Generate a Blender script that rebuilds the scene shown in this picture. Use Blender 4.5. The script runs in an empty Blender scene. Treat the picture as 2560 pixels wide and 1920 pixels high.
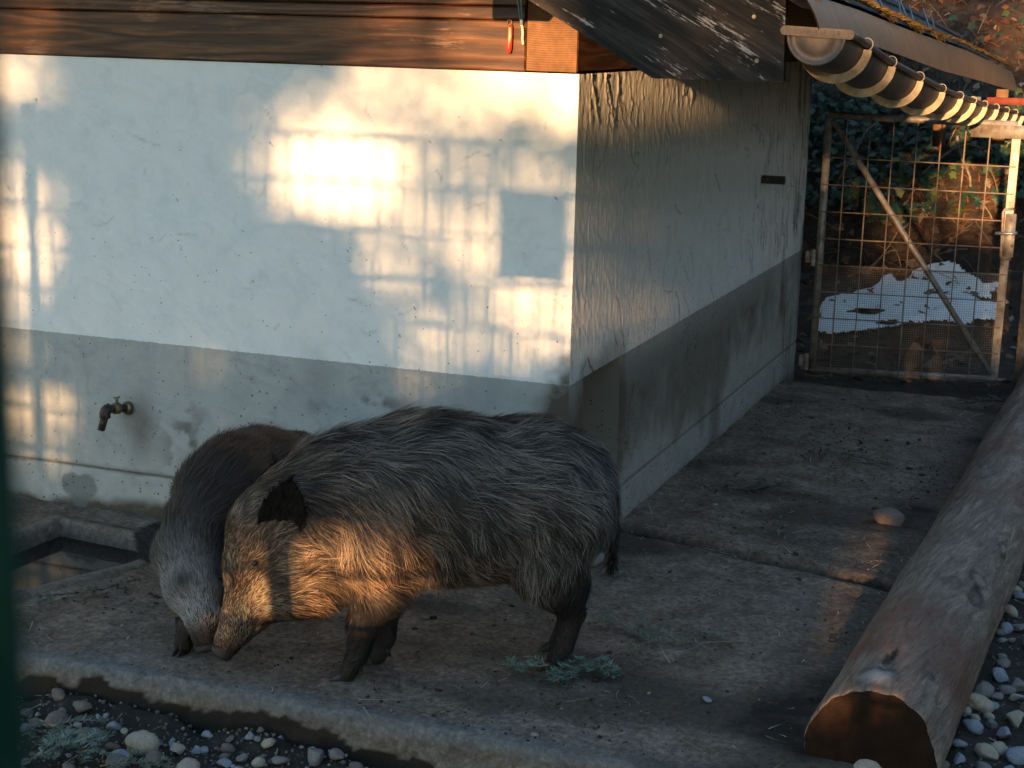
import bpy, math, random
import numpy as np
from mathutils import Matrix, Vector
rng = np.random.default_rng(7); random.seed(7)
scn = bpy.context.scene
C = scn.collection

# ------------------------------------------------------------------ camera
W, H, FPX = 2560., 1920., 4119.
RM = np.array([[0.93292, -0.09831, 0.34641], [0.3593, 0.19073, -0.91352], [0.02374, 0.97671, 0.21326]])
CAM = np.array([1.7785, -5.2460, 1.9])
cd = bpy.data.cameras.new('camera'); cam = bpy.data.objects.new('camera', cd); C.objects.link(cam)
cd.sensor_width = 36.; cd.lens = 36. * FPX / W; cd.clip_start = .02; cd.clip_end = 2000.
M4 = Matrix(RM.tolist()).to_4x4(); M4.translation = Vector(CAM); cam.matrix_world = M4
cd.dof.use_dof = True; cd.dof.focus_distance = 4.9; cd.dof.aperture_fstop = 11.
scn.camera = cam
# ------------------------------------------------------------------ sky, sun, exposure
TA, TE = .095, .115                       # sun: x and z run per metre of -y
SUND = np.array([TA, -1., TE]); SUND = SUND / np.linalg.norm(SUND)
wld = bpy.data.worlds.new('World'); scn.world = wld; wld.use_nodes = True
nt = wld.node_tree; bg = nt.nodes['Background']
sky = nt.nodes.new('ShaderNodeTexSky'); sky.sky_type = 'NISHITA'; sky.sun_disc = False
sky.sun_elevation = math.asin(SUND[2]); sky.sun_rotation = math.atan2(SUND[0], SUND[1])
sky.air_density = 1.0; sky.dust_density = .1; sky.ozone_density = 1.25
nt.links.new(sky.outputs[0], bg.inputs[0]); bg.inputs[1].default_value = .15
sl = bpy.data.lights.new('sun', 'SUN'); so = bpy.data.objects.new('sun', sl); C.objects.link(so)
sl.energy = 4.6; sl.angle = math.radians(.53); sl.color = (1., .56, .25)
so.rotation_euler = Vector((-SUND).tolist()).to_track_quat('-Z', 'Y').to_euler(); so.location = (2, -8, 8)
vs = scn.view_settings; vs.view_transform = 'Standard'; vs.look = 'None'; vs.gamma = 1.; vs.exposure = 1.9
scn.cycles.max_bounces = 6; scn.cycles.diffuse_bounces = 3; scn.cycles.glossy_bounces = 2; scn.cycles.transmission_bounces = 2

# ------------------------------------------------------------------ pixel -> place
def ray(px, py):
    v = np.array([px - W / 2, -(py - H / 2), -FPX]); return RM @ (v / np.linalg.norm(v))
def P(px, py, **k):
    d = ray(px, py); a, v = list(k.items())[0]; i = 'xyz'.index(a); return CAM + d * ((v - CAM[i]) / d[i])

# ------------------------------------------------------------------ noise
def _h(i, j, k, s):
    n = (i.astype(np.int64) * 374761393 + j.astype(np.int64) * 668265263 + k.astype(np.int64) * 2147483647 + s * 974711) & 0xffffffff
    n = ((n ^ (n >> 13)) * 1274126177) & 0xffffffff
    return ((n ^ (n >> 16)) & 0xffff) / 65535.
def noise(x, y, z=0., s=0):
    x, y, z = np.broadcast_arrays(np.asarray(x, float), np.asarray(y, float), np.asarray(z, float))
    i, j, k = np.floor(x).astype(int), np.floor(y).astype(int), np.floor(z).astype(int)
    fx, fy, fz = x - i, y - j, z - k
    fx, fy, fz = [t * t * (3 - 2 * t) for t in (fx, fy, fz)]
    r = 0.
    for a in (0, 1):
        for b in (0, 1):
            for c in (0, 1):
                r = r + _h(i + a, j + b, k + c, s) * (fx if a else 1 - fx) * (fy if b else 1 - fy) * (fz if c else 1 - fz)
    return r * 2 - 1
def fbm(x, y, z=0., s=0, o=4):
    r = 0.; a = .5
    for q in range(o):
        r = r + a * noise(np.asarray(x) * 2 ** q, np.asarray(y) * 2 ** q, np.asarray(z) * 2 ** q, s + q); a *= .5
    return r
def smooth(a, b, x):
    t = np.clip((x - a) / (b - a), 0, 1); return t * t * (3 - 2 * t)

# ------------------------------------------------------------------ materials
def new_mat(name):
    m = bpy.data.materials.new(name); m.use_nodes = True; t = m.node_tree
    return m, t, t.nodes['Principled BSDF']
def nd(t, typ, **k):
    n = t.nodes.new(typ)
    for a, v in k.items():
        if a.startswith('i_'): n.inputs[a[2:].replace('_', ' ')].default_value = v
        else: setattr(n, a, v)
    return n
def coords(t, sc=(1, 1, 1), rot=(0, 0, 0), kind='Object'):
    tc = nd(t, 'ShaderNodeTexCoord'); mp = nd(t, 'ShaderNodeMapping'); mp.inputs['Rotation'].default_value = rot; m2 = nd(t, 'ShaderNodeMapping'); m2.inputs['Scale'].default_value = sc
    t.links.new(tc.outputs[kind], mp.inputs[0]); t.links.new(mp.outputs[0], m2.inputs[0]); return m2.outputs[0]
def ramp(t, fac, stops):
    r = nd(t, 'ShaderNodeValToRGB'); e = r.color_ramp.elements
    while len(e) < len(stops): e.new(.5)
    for q, (p, c) in zip(e, stops): q.position = p; q.color = (*c, 1) if len(c) == 3 else c
    t.links.new(fac, r.inputs[0]); return r.outputs[0]
def ntex(t, co, scale, detail=5, rough=.6, dist=0.):
    n = nd(t, 'ShaderNodeTexNoise'); n.inputs['Scale'].default_value = scale; n.inputs['Detail'].default_value = detail
    n.inputs['Roughness'].default_value = rough; n.inputs['Distortion'].default_value = dist
    t.links.new(co, n.inputs['Vector']); return n.outputs['Fac']
def mixc(t, fac, a, b, mode='MIX'):
    m = nd(t, 'ShaderNodeMix', data_type='RGBA', blend_type=mode)
    for sock, v in ((m.inputs[0], fac), (m.inputs[6], a), (m.inputs[7], b)):
        if isinstance(v, (int, float)): sock.default_value = v
        elif isinstance(v, tuple): sock.default_value = (*v, 1)
        else: t.links.new(v, sock)
    return m.outputs[2]
def math_(t, op, a, b=0., c=0.):
    m = nd(t, 'ShaderNodeMath', operation=op)
    for q, v in enumerate((a, b, c)):
        if isinstance(v, (int, float)): m.inputs[q].default_value = v
        else: t.links.new(v, m.inputs[q])
    return m.outputs[0]
def bump(t, b, hgt, strength=.3, dist=.01, prev=None):
    n = nd(t, 'ShaderNodeBump'); n.inputs['Strength'].default_value = strength; n.inputs['Distance'].default_value = dist
    t.links.new(hgt, n.inputs['Height'])
    if prev is not None: t.links.new(prev, n.inputs['Normal'])
    if b is not None: t.links.new(n.outputs[0], b.inputs['Normal'])
    return n.outputs[0]
def attr(t, name, out='Fac'):
    a = nd(t, 'ShaderNodeAttribute', attribute_name=name); return a.outputs[out]
def simple(name, stops, scale, rough=.75, sc=(1, 1, 1), bmp=.2, bscale=None, metal=0., spec=.4, dist=0., bd=.01, rot=(0, 0, 0)):
    m, t, b = new_mat(name); co = coords(t, sc, rot)
    f = ntex(t, co, scale, 6, .62, dist); t.links.new(ramp(t, f, stops), b.inputs['Base Color'])
    b.inputs['Roughness'].default_value = rough; b.inputs['Metallic'].default_value = metal; b.inputs['Specular IOR Level'].default_value = spec
    if bmp: bump(t, b, ntex(t, co, bscale or scale * 3, 6, .65, dist), bmp, bd)
    return m
def colattr(name, rough=.6, spec=.3, trans=0., noise_amt=0.):
    m, t, b = new_mat(name); c = attr(t, 'Col', 'Color')
    if noise_amt:
        c = mixc(t, noise_amt, c, ramp(t, ntex(t, coords(t), 40, 4), [(.3, (.3, .3, .3)), (.7, (1.3, 1.3, 1.3))]), 'MULTIPLY')
    t.links.new(c, b.inputs['Base Color']); b.inputs['Roughness'].default_value = rough; b.inputs['Specular IOR Level'].default_value = spec
    if trans:
        tr = nd(t, 'ShaderNodeBsdfTranslucent'); mx = nd(t, 'ShaderNodeMixShader'); mx.inputs[0].default_value = trans
        t.links.new(c, tr.inputs[0]); t.links.new(b.outputs[0], mx.inputs[1]); t.links.new(tr.outputs[0], mx.inputs[2])
        t.links.new(mx.outputs[0], t.nodes['Material Output'].inputs[0])
    return m

def plaster(name, axis):
    m, t, b = new_mat(name); co = coords(t)
    sx = nd(t, 'ShaderNodeSeparateXYZ'); t.links.new(co, sx.inputs[0]); z = sx.outputs[2]
    big = ntex(t, co, 2.2, 5, .6); mid = ntex(t, co, 9, 6, .7); fine = ntex(t, co, 60, 5, .7)
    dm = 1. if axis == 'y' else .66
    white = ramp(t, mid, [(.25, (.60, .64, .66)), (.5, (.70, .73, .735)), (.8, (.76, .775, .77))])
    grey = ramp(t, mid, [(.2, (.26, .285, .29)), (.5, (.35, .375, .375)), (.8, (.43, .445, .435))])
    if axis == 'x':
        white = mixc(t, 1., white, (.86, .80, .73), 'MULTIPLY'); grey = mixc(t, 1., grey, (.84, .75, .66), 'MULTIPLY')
    edge = math_(t, 'ADD', z, math_(t, 'MULTIPLY', math_(t, 'SUBTRACT', fine, .5), .012))
    up = math_(t, 'GREATER_THAN', edge, .69)
    c = mixc(t, up, grey, white)
    # grime and darker tones carried by the wall (stain attribute painted per vertex) and small dark spots
    st = attr(t, 'stain_tone'); f = math_(t, 'MULTIPLY', st, math_(t, 'ADD', .25, math_(t, 'MULTIPLY', mid, 1.4)))
    f = nd_clamp(t, f)
    c = mixc(t, f, c, (.12, .095, .073) if axis == 'x' else (.085, .072, .058))
    wet = attr(t, 'wet'); c = mixc(t, math_(t, 'MULTIPLY', wet, .75), c, (.13, .145, .15))
    vo = nd(t, 'ShaderNodeTexVoronoi'); vo.inputs['Scale'].default_value = 62.; vo.inputs['Randomness'].default_value = 1.
    t.links.new(co, vo.inputs['Vector'])
    rnd = nd(t, 'ShaderNodeSeparateColor'); t.links.new(vo.outputs['Color'], rnd.inputs[0])
    low = math_(t, 'ADD', math_(t, 'MULTIPLY_ADD', z, -.2, .12), math_(t, 'MULTIPLY', big, .62))
    th = math_(t, 'MULTIPLY', math_(t, 'MAXIMUM', math_(t, 'SUBTRACT', math_(t, 'ADD', rnd.outputs[0], low), 1.0), 0.), .75)
    dot = math_(t, 'LESS_THAN', vo.outputs['Distance'], th)
    c = mixc(t, math_(t, 'MULTIPLY', dot, .75), c, (.05, .046, .04))
    mk = nd(t, 'ShaderNodeTexNoise'); mk.inputs['Scale'].default_value = 34; mk.inputs['Detail'].default_value = 3
    mv = coords(t, (1, 1, .22), (0.5, .6, .5)); t.links.new(mv, mk.inputs['Vector'])
    sc_ = math_(t, 'GREATER_THAN', mk.outputs['Fac'], .735); c = mixc(t, math_(t, 'MULTIPLY', sc_, .5), c, (.12, .11, .10))
    t.links.new(c, b.inputs['Base Color']); b.inputs['Roughness'].default_value = .95; b.inputs['Specular IOR Level'].default_value = .04
    n1 = bump(t, None, fine, .45, .004); bump(t, b, ntex(t, co, 240, 3, .6), .15, .002, n1)
    return m
def nd_clamp(t, v):
    n = nd(t, 'ShaderNodeClamp'); t.links.new(v, n.inputs[0]); return n.outputs[0]

def wood(name, stops, along='x', scale=7., rough=.55, flake=None, spec=.35, bmp=.5, ring=28., tilt=0., straight=None):
    m, t, b = new_mat(name)
    st = {'x': (.09, 1, 1), 'y': (1, .09, 1), 'z': (1, 1, .09)}[along]
    if straight: st = {'x': (straight, 1, 1), 'y': (1, straight, 1), 'z': (1, 1, straight)}[along]
    co = coords(t, st, (0, -tilt, 0))
    base = ntex(t, co, scale, 3, .5)
    wv = math_(t, 'FRACT', math_(t, 'MULTIPLY', base, ring * .5))
    wv = math_(t, 'ABSOLUTE', math_(t, 'SUBTRACT', wv, .5))
    fine = ntex(t, co, scale * 18, 4, .7)
    g = math_(t, 'ADD', math_(t, 'MULTIPLY', wv, .95 if not straight else .55), math_(t, 'MULTIPLY', fine, .55 if not straight else .85))
    c = ramp(t, g, stops)
    if flake:
        co2 = coords(t, {'x': (.35, 1, 1), 'y': (1, .35, 1), 'z': (1, 1, .35)}[along], (0, -tilt, 0))
        fl = math_(t, 'MULTIPLY', ntex(t, co2, 5 if not straight else 9, 6, .7), math_(t, 'ADD', .55, fine))
        c = mixc(t, nd_clamp(t, math_(t, 'MULTIPLY', math_(t, 'SUBTRACT', fl, .62 if not straight else .60), 9. if not straight else 22.)), c, flake)
    t.links.new(c, b.inputs['Base Color']); b.inputs['Roughness'].default_value = rough; b.inputs['Specular IOR Level'].default_value = spec
    bump(t, b, g, bmp, .004)
    return m
def slab_mat():
    m, t, b = new_mat('dirty_concrete'); co = coords(t)
    a = ntex(t, co, 1.6, 5, .65); mid = ntex(t, co, 7, 6, .7, .4); fine = ntex(t, co, 45, 6, .75); grit = ntex(t, co, 170, 3, .7)
    c = ramp(t, mid, [(.25, (.060, .045, .034)), (.45, (.150, .117, .092)), (.60, (.235, .192, .156)), (.82, (.36, .30, .25))])
    c = mixc(t, math_(t, 'MULTIPLY', a, .55), c, (.19, .135, .102))
    c = mixc(t, .8, c, ramp(t, fine, [(.3, (.25, .23, .21)), (.52, (.95, .95, .95)), (.72, (1.9, 1.85, 1.8))]), 'MULTIPLY')
    c = mixc(t, math_(t, 'MULTIPLY', math_(t, 'GREATER_THAN', grit, .68), .5), c, (.36, .34, .31))
    ed = attr(t, 'edge'); cc = ramp(t, fine, [(.3, (.08, .079, .076)), (.6, (.17, .17, .167)), (.8, (.33, .335, .335))])
    c = mixc(t, nd_clamp(t, math_(t, 'MULTIPLY', ed, math_(t, 'ADD', .3, math_(t, 'MULTIPLY', mid, 1.3)))), c, cc)
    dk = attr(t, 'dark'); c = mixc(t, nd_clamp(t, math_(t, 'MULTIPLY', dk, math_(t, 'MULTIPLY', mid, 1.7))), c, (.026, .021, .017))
    t.links.new(c, b.inputs['Base Color']); b.inputs['Roughness'].default_value = .9; b.inputs['Specular IOR Level'].default_value = .2
    n1 = bump(t, None, mid, .35, .02); n2 = bump(t, None, fine, .6, .008, n1); bump(t, b, grit, .5, .003, n2)
    return m
def endgrain(name, ca, cb, scale=55.):
    m, t, b = new_mat(name); co = coords(t); w = nd(t, 'ShaderNodeTexWave', wave_type='RINGS', rings_direction='Y')
    w.inputs['Scale'].default_value = scale; w.inputs['Distortion'].default_value = 1.2; w.inputs['Detail'].default_value = 3
    t.links.new(co, w.inputs['Vector'])
    c = mixc(t, w.outputs['Fac'], ca, cb); c = mixc(t, .6, c, ramp(t, ntex(t, co, 30, 5), [(.3, (.45, .45, .45)), (.7, (1.3, 1.3, 1.3))]), 'MULTIPLY')
    t.links.new(c, b.inputs['Base Color']); b.inputs['Roughness'].default_value = .75; bump(t, b, w.outputs['Fac'], .3, .003)
    return m
MT = {}
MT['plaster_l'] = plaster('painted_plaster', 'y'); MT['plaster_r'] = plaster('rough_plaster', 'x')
MT['beam'] = wood('brown_stained_timber', [(.1, (.016, .0065, .004)), (.45, (.055, .021, .009)), (.75, (.12, .05, .02)), (.95, (.19, .085, .035))], 'x', 6., .5, (.17, .10, .06), ring=22)
MT['beam_y'] = wood('brown_stained_timber_side', [(.1, (.02, .008, .004)), (.5, (.06, .024, .010)), (.9, (.12, .05, .02))], 'y', 6., .5)
MT['beam_end'] = endgrain('timber_end_grain', (.10, .042, .016), (.20, .095, .035))
MT['barge'] = wood('weathered_black_board', [(.1, (.010, .009, .009)), (.5, (.022, .020, .018)), (.8, (.05, .042, .036)), (.97, (.12, .10, .088))], 'x', 8., .85, (.27, .255, .24), ring=20, bmp=.8, tilt=.503, straight=.07, spec=.08)
MT['slab'] = slab_mat()
MT['soil'] = simple('damp_dark_soil', [(.3, (.010, .008, .007)), (.55, (.028, .022, .018)), (.8, (.08, .064, .052))], 16, .9, bmp=.9, bscale=45, bd=.02)
MT['hill'] = simple('leaf_litter_soil', [(.3, (.016, .011, .008)), (.55, (.05, .032, .021)), (.8, (.11, .075, .05))], 9, .9, bmp=.9, bscale=30, bd=.04)
MT['gutter'] = simple('aged_brown_zinc', [(.3, (.075, .06, .05)), (.6, (.13, .105, .085)), (.85, (.2, .165, .13))], 14, .5, bmp=.1, metal=.35)
MT['bracket'] = simple('galvanised_bracket', [(.3, (.16, .12, .07)), (.5, (.33, .27, .18)), (.75, (.52, .47, .36))], 22, .5, bmp=.15, metal=.2)
MT['flash'] = simple('weathered_copper_sheet', [(.3, (.13, .078, .042)), (.5, (.22, .14, .08)), (.75, (.32, .225, .14))], 16, .45, sc=(1.4, 3.4, .12), bmp=.12, metal=.1, dist=.2)
MT['roof'] = simple('dark_roof_sheet', [(.3, (.03, .03, .03)), (.7, (.09, .085, .08))], 12, .8)
MT['steel'] = simple('blued_steel', [(.3, (.16, .18, .21)), (.7, (.36, .39, .44))], 30, .4, metal=.7, bmp=.05)
MT['galv'] = simple('rusty_galvanised_steel', [(.25, (.10, .062, .038)), (.45, (.23, .20, .17)), (.62, (.34, .325, .30)), (.8, (.42, .40, .37))], 17, .5, metal=.35, bmp=.15, bscale=60)
MT['wire'] = simple('rusty_wire', [(.3, (.12, .07, .04)), (.6, (.25, .2, .16)), (.8, (.34, .3, .26))], 12, .55, metal=.3, bmp=0)
MT['rafter'] = simple('rafter_timber', [(.3, (.10, .052, .022)), (.7, (.24, .135, .062))], 9, .7, sc=(.3, 1, 1))
MT['redbar'] = simple('red_brown_paint', [(.3, (.16, .035, .022)), (.7, (.28, .07, .045))], 20, .6)
MT['pipe'] = simple('corroded_pipe', [(.3, (.02, .018, .016)), (.55, (.055, .045, .038)), (.8, (.16, .13, .10))], 70, .6, metal=.3, bmp=.3)
MT['brass'] = simple('dull_brass', [(.3, (.10, .075, .04)), (.7, (.22, .18, .11))], 60, .45, metal=.6)
MT['red'] = simple('red_plastic', [(.3, (.42, .028, .012)), (.7, (.52, .045, .018))], 20, .35, bmp=.02)
MT['redl'] = simple('pale_inlay', [(.3, (.45, .26, .16)), (.7, (.6, .38, .24))], 20, .4, bmp=.02)
MT['blue'] = simple('blue_grey_plastic', [(.3, (.12, .2, .25)), (.7, (.24, .34, .4))], 30, .4, bmp=.02)
MT['coil'] = simple('pale_coil', [(.3, (.42, .38, .3)), (.7, (.62, .58, .48))], 200, .5, bmp=.2)
MT['log'] = None
m, t, b = new_mat('sawn_log_end'); co = coords(t); mp_ = nd(t, 'ShaderNodeMapping'); mp_.inputs['Location'].default_value = (.01, 0, -.085); t.links.new(co, mp_.inputs[0])
w_ = nd(t, 'ShaderNodeTexWave', wave_type='RINGS', rings_direction='Y'); w_.inputs['Scale'].default_value = 42.; w_.inputs['Distortion'].default_value = 7.; w_.inputs['Detail'].default_value = 4; w_.inputs['Detail Scale'].default_value = 2.; t.links.new(mp_.outputs[0], w_.inputs['Vector'])
c = mixc(t, w_.outputs['Fac'], (.016, .009, .0055), (.023, .012, .007)); c = mixc(t, .85, c, ramp(t, ntex(t, co, 14, 6, .7), [(.3, (.35, .33, .3)), (.55, (1, 1, 1)), (.75, (1.9, 1.8, 1.7))]), 'MULTIPLY')
t.links.new(c, b.inputs['Base Color']); b.inputs['Roughness'].default_value = .9; b.inputs['Specular IOR Level'].default_value = .1; n1_ = bump(t, None, ntex(t, coords(t, (1, 1, .15), (0, .4, 0)), 60, 4), .5, .006); bump(t, b, w_.outputs['Fac'], .3, .003, n1_); MT['logend'] = m
MT['hoof'] = simple('hoof_horn', [(.3, (.012, .011, .012)), (.7, (.045, .042, .042))], 40, .4)
MT['skin'] = simple('dark_skin', [(.3, (.008, .0065, .006)), (.7, (.016, .013, .012))], 40, .7)
MT['nose'] = simple('nose_skin', [(.3, (.012, .010, .010)), (.7, (.028, .025, .025))], 60, .6, bmp=.4)
MT['eye'] = simple('dark_eye', [(.3, (.006, .005, .005)), (.7, (.012, .009, .008))], 40, .12, bmp=0)
MT['fur'] = colattr('bristle_fur', .55, .35)
MT['leaf'] = colattr('ivy_leaves', .45, .4, .15)
MT['dry'] = colattr('dry_leaves', .85, .15, .25)
MT['straw'] = colattr('straw', .7, .2)
MT['needle'] = colattr('fir_needles', .5, .35, .1)
MT['moss'] = colattr('dry_moss', .9, .1, .25)
MT['twig'] = simple('dry_twig', [(.3, (.10, .075, .05)), (.7, (.26, .21, .16))], 20, .8, bmp=0)
MT['bark'] = simple('tree_bark', [(.3, (.03, .022, .016)), (.7, (.09, .07, .05))], 8, .9, sc=(1, 1, .2))
MT['tfol'] = colattr('tree_foliage', .6, .3)
MT['snow'] = simple('old_snow', [(.2, (.7, .73, .78)), (.5, (.86, .88, .9)), (.8, (.92, .92, .92))], 10, .6, bmp=.5, bscale=25, bd=.02)
MT['green'] = simple('dark_green_coating', [(.3, (.002, .017, .009)), (.7, (.004, .028, .014))], 10, .85, bmp=0, spec=.1)
MT['sign'] = simple('white_sign_board', [(.3, (.6, .6, .6)), (.7, (.75, .75, .74))], 10, .5, bmp=0)
def stone_mat(name, stops):
    return simple(name, stops, 13, .8, bmp=.35, bscale=38, spec=.25, bd=.006)
MT['st_blue'] = stone_mat('blue_grey_stone', [(.25, (.10, .115, .14)), (.5, (.21, .235, .28)), (.78, (.38, .41, .45))])
MT['st_grey'] = stone_mat('grey_stone', [(.25, (.09, .083, .08)), (.5, (.17, .16, .155)), (.78, (.29, .28, .27))])
MT['st_beige'] = stone_mat('beige_stone', [(.25, (.17, .145, .11)), (.5, (.32, .285, .23)), (.78, (.46, .42, .35))])
MT['st_brown'] = stone_mat('brown_stone', [(.25, (.075, .06, .055)), (.5, (.155, .125, .11)), (.78, (.26, .21, .185))])
m, t, b = new_mat('dark_still_water'); b.inputs['Base Color'].default_value = (.012, .012, .012, 1); b.inputs['Roughness'].default_value = .03
b.inputs['IOR'].default_value = 1.33; bump(t, b, ntex(t, coords(t), 5, 3), .03, .01); MT['water'] = m
def log_mat():
    m, t, b = new_mat('debarked_grey_log'); co = coords(t, (1, .10, 1), (.0, .0, .18))
    g = ntex(t, co, 26, 6, .68, 1.6); f = ntex(t, co, 150, 4, .7, .6); big = ntex(t, coords(t), 2.3, 5, .6)
    c = ramp(t, g, [(.25, (.062, .042, .029)), (.5, (.19, .145, .113)), (.75, (.35, .28, .225))])
    c = mixc(t, nd_clamp(t, math_(t, 'MULTIPLY', math_(t, 'SUBTRACT', big, .47), 5.)), c, (.15, .083, .06))
    c = mixc(t, .6, c, ramp(t, f, [(.3, (.38, .36, .34)), (.6, (1.2, 1.18, 1.15))]), 'MULTIPLY')
    c = mixc(t, attr(t, 'dark'), c, (.02, .016, .012)); c = mixc(t, attr(t, 'pale'), c, (.42, .40, .40))
    t.links.new(c, b.inputs['Base Color']); b.inputs['Roughness'].default_value = .7; b.inputs['Specular IOR Level'].default_value = .3
    n1 = bump(t, None, g, .6, .012); bump(t, b, f, .4, .004, n1); return m
MT['log'] = log_mat()

# ------------------------------------------------------------------ object helpers
def mesh(name, V, F, mat=None, smooth_=False, attrs=None):
    """F: list of (n,k) int arrays or a list of index tuples"""
    V = np.asarray(V, np.float32); me = bpy.data.meshes.new(name)
    if isinstance(F, np.ndarray): F = [F]
    if len(F) and isinstance(F[0], np.ndarray):
        F = [f for f in F if len(f)]
        loops = np.concatenate([f.ravel() for f in F]).astype(np.int32)
        tot = np.concatenate([np.full(len(f), f.shape[1]) for f in F]).astype(np.int32)
        st = np.concatenate([[0], np.cumsum(tot)[:-1]]).astype(np.int32)
        me.vertices.add(len(V)); me.vertices.foreach_set('co', V.ravel())
        me.loops.add(len(loops)); me.loops.foreach_set('vertex_index', loops)
        me.polygons.add(len(tot)); me.polygons.foreach_set('loop_start', st)
        try: me.polygons.foreach_set('loop_total', tot)
        except Exception: pass
        me.update(calc_edges=True)
    else:
        me.from_pydata(V.tolist(), [], F); me.update()
    if smooth_: me.polygons.foreach_set('use_smooth', np.ones(len(me.polygons), bool))
    for k, a in (attrs or {}).items():
        a = np.asarray(a, np.float32)
        if a.ndim == 2:
            at = me.attributes.new(k, 'FLOAT_COLOR', 'POINT'); at.data.foreach_set('color', np.concatenate([a[:, :3], np.ones((len(a), 1), np.float32)], 1).ravel())
        else:
            at = me.attributes.new(k, 'FLOAT', 'POINT'); at.data.foreach_set('value', a)
    if mat is not None: me.materials.append(MT[mat] if isinstance(mat, str) else mat)
    return me
def rootloc(o):
    while o.parent: o = o.parent
    return np.array(o.location)
def tag(o, label=None, cat=None, group=None, kind=None):
    if label: o['label'] = label
    if cat: o['category'] = cat
    if group: o['group'] = group
    if kind: o['kind'] = kind
    return o
def thing(name, loc, label, cat, group=None):
    o = bpy.data.objects.new(name, None); C.objects.link(o); o.location = tuple(loc); o.empty_display_size = .05
    return tag(o, label, cat, group)
def part(name, V, F, mat, parent=None, smooth_=False, attrs=None, loc=None):
    """V in world space; stored relative to the root thing (or to loc for a top-level mesh)"""
    V = np.asarray(V, float)
    if parent is not None: off = rootloc(parent)
    else: off = np.zeros(3) if loc is None else np.asarray(loc, float)
    o = bpy.data.objects.new(name, mesh(name, V - off, F, mat, smooth_, attrs)); C.objects.link(o)
    if parent is not None: o.parent = parent
    else: o.location = tuple(off)
    return o
def box(x0, x1, y0, y1, z0, z1):
    V = [(x, y, z) for x in (x0, x1) for y in (y0, y1) for z in (z0, z1)]
    return np.array(V, float), np.array([(0, 1, 3, 2), (4, 6, 7, 5), (0, 4, 5, 1), (2, 3, 7, 6), (0, 2, 6, 4), (1, 5, 7, 3)])
def cbox(x0, x1, y0, y1, z0, z1, c=.006):
    """box with chamfered edges"""
    V = []; 
    for sx in (0, 1):
        for sy in (0, 1):
            for sz in (0, 1):
                X, Y, Z = (x0, x1)[sx], (y0, y1)[sy], (z0, z1)[sz]; dx, dy, dz = c * (1 - 2 * sx), c * (1 - 2 * sy), c * (1 - 2 * sz)
                V += [(X, Y + dy, Z + dz), (X + dx, Y, Z + dz), (X + dx, Y + dy, Z)]
    from mathutils.geometry import convex_hull_2d
    import bmesh
    bm = bmesh.new(); [bm.verts.new(v) for v in V]; bmesh.ops.convex_hull(bm, input=bm.verts); bm.verts.index_update()
    VV = np.array([v.co[:] for v in bm.verts]); FF = [tuple(v.index for v in f.verts) for f in bm.faces]; bm.free(); return VV, FF
def tube(path, rad, n=8, cap=True, closed=False):
    path = np.asarray(path, float); m = len(path); rad = np.full(m, rad) if np.isscalar(rad) else np.asarray(rad, float)
    tg = np.gradient(path, axis=0) if not closed else (np.roll(path, -1, 0) - np.roll(path, 1, 0))
    tg /= np.linalg.norm(tg, axis=1)[:, None] + 1e-12
    up = np.array([0, 0, 1.]) if abs(tg[0][2]) < .9 else np.array([1., 0, 0]); V = []; u = np.cross(up, tg[0]); u /= np.linalg.norm(u)
    for i in range(m):
        u = u - tg[i] * np.dot(u, tg[i]); u /= np.linalg.norm(u); v = np.cross(tg[i], u)
        a = np.arange(n) * 2 * math.pi / n
        V.append(path[i] + rad[i] * (np.cos(a)[:, None] * u + np.sin(a)[:, None] * v))
    V = np.concatenate(V); F = []
    k = m if closed else m - 1
    for i in range(k):
        a = i * n + np.arange(n); b = ((i + 1) % m) * n + np.arange(n)
        F.append(np.stack([a, np.roll(a, -1), np.roll(b, -1), b], 1))
    F = [tuple(int(q) for q in f) for f in np.concatenate(F)]
    if cap and not closed: F += [tuple(range(n - 1, -1, -1)), tuple(range((m - 1) * n, m * n))]
    return V, F
def join(*parts):
    V, F, o = [], [], 0
    for v, f in parts:
        V.append(np.asarray(v, float)); F += [tuple(int(i) + o for i in q) for q in f]; o += len(v)
    return np.concatenate(V), F
def extrude(poly, y0, y1):
    n = len(poly); V = [(x, y0, z) for x, z in poly] + [(x, y1, z) for x, z in poly]
    F = [tuple(range(n)), tuple(range(2 * n - 1, n - 1, -1))] + [(i, i + n, (i + 1) % n + n, (i + 1) % n) for i in range(n)]
    return np.array(V, float), F
def gridF(nu, nv, keep=None):
    a = np.arange(nu * nv).reshape(nu, nv)
    F = np.stack([a[:-1, :-1], a[1:, :-1], a[1:, 1:], a[:-1, 1:]], -1).reshape(-1, 4)
    return F if keep is None else F[keep.ravel()]

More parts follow.
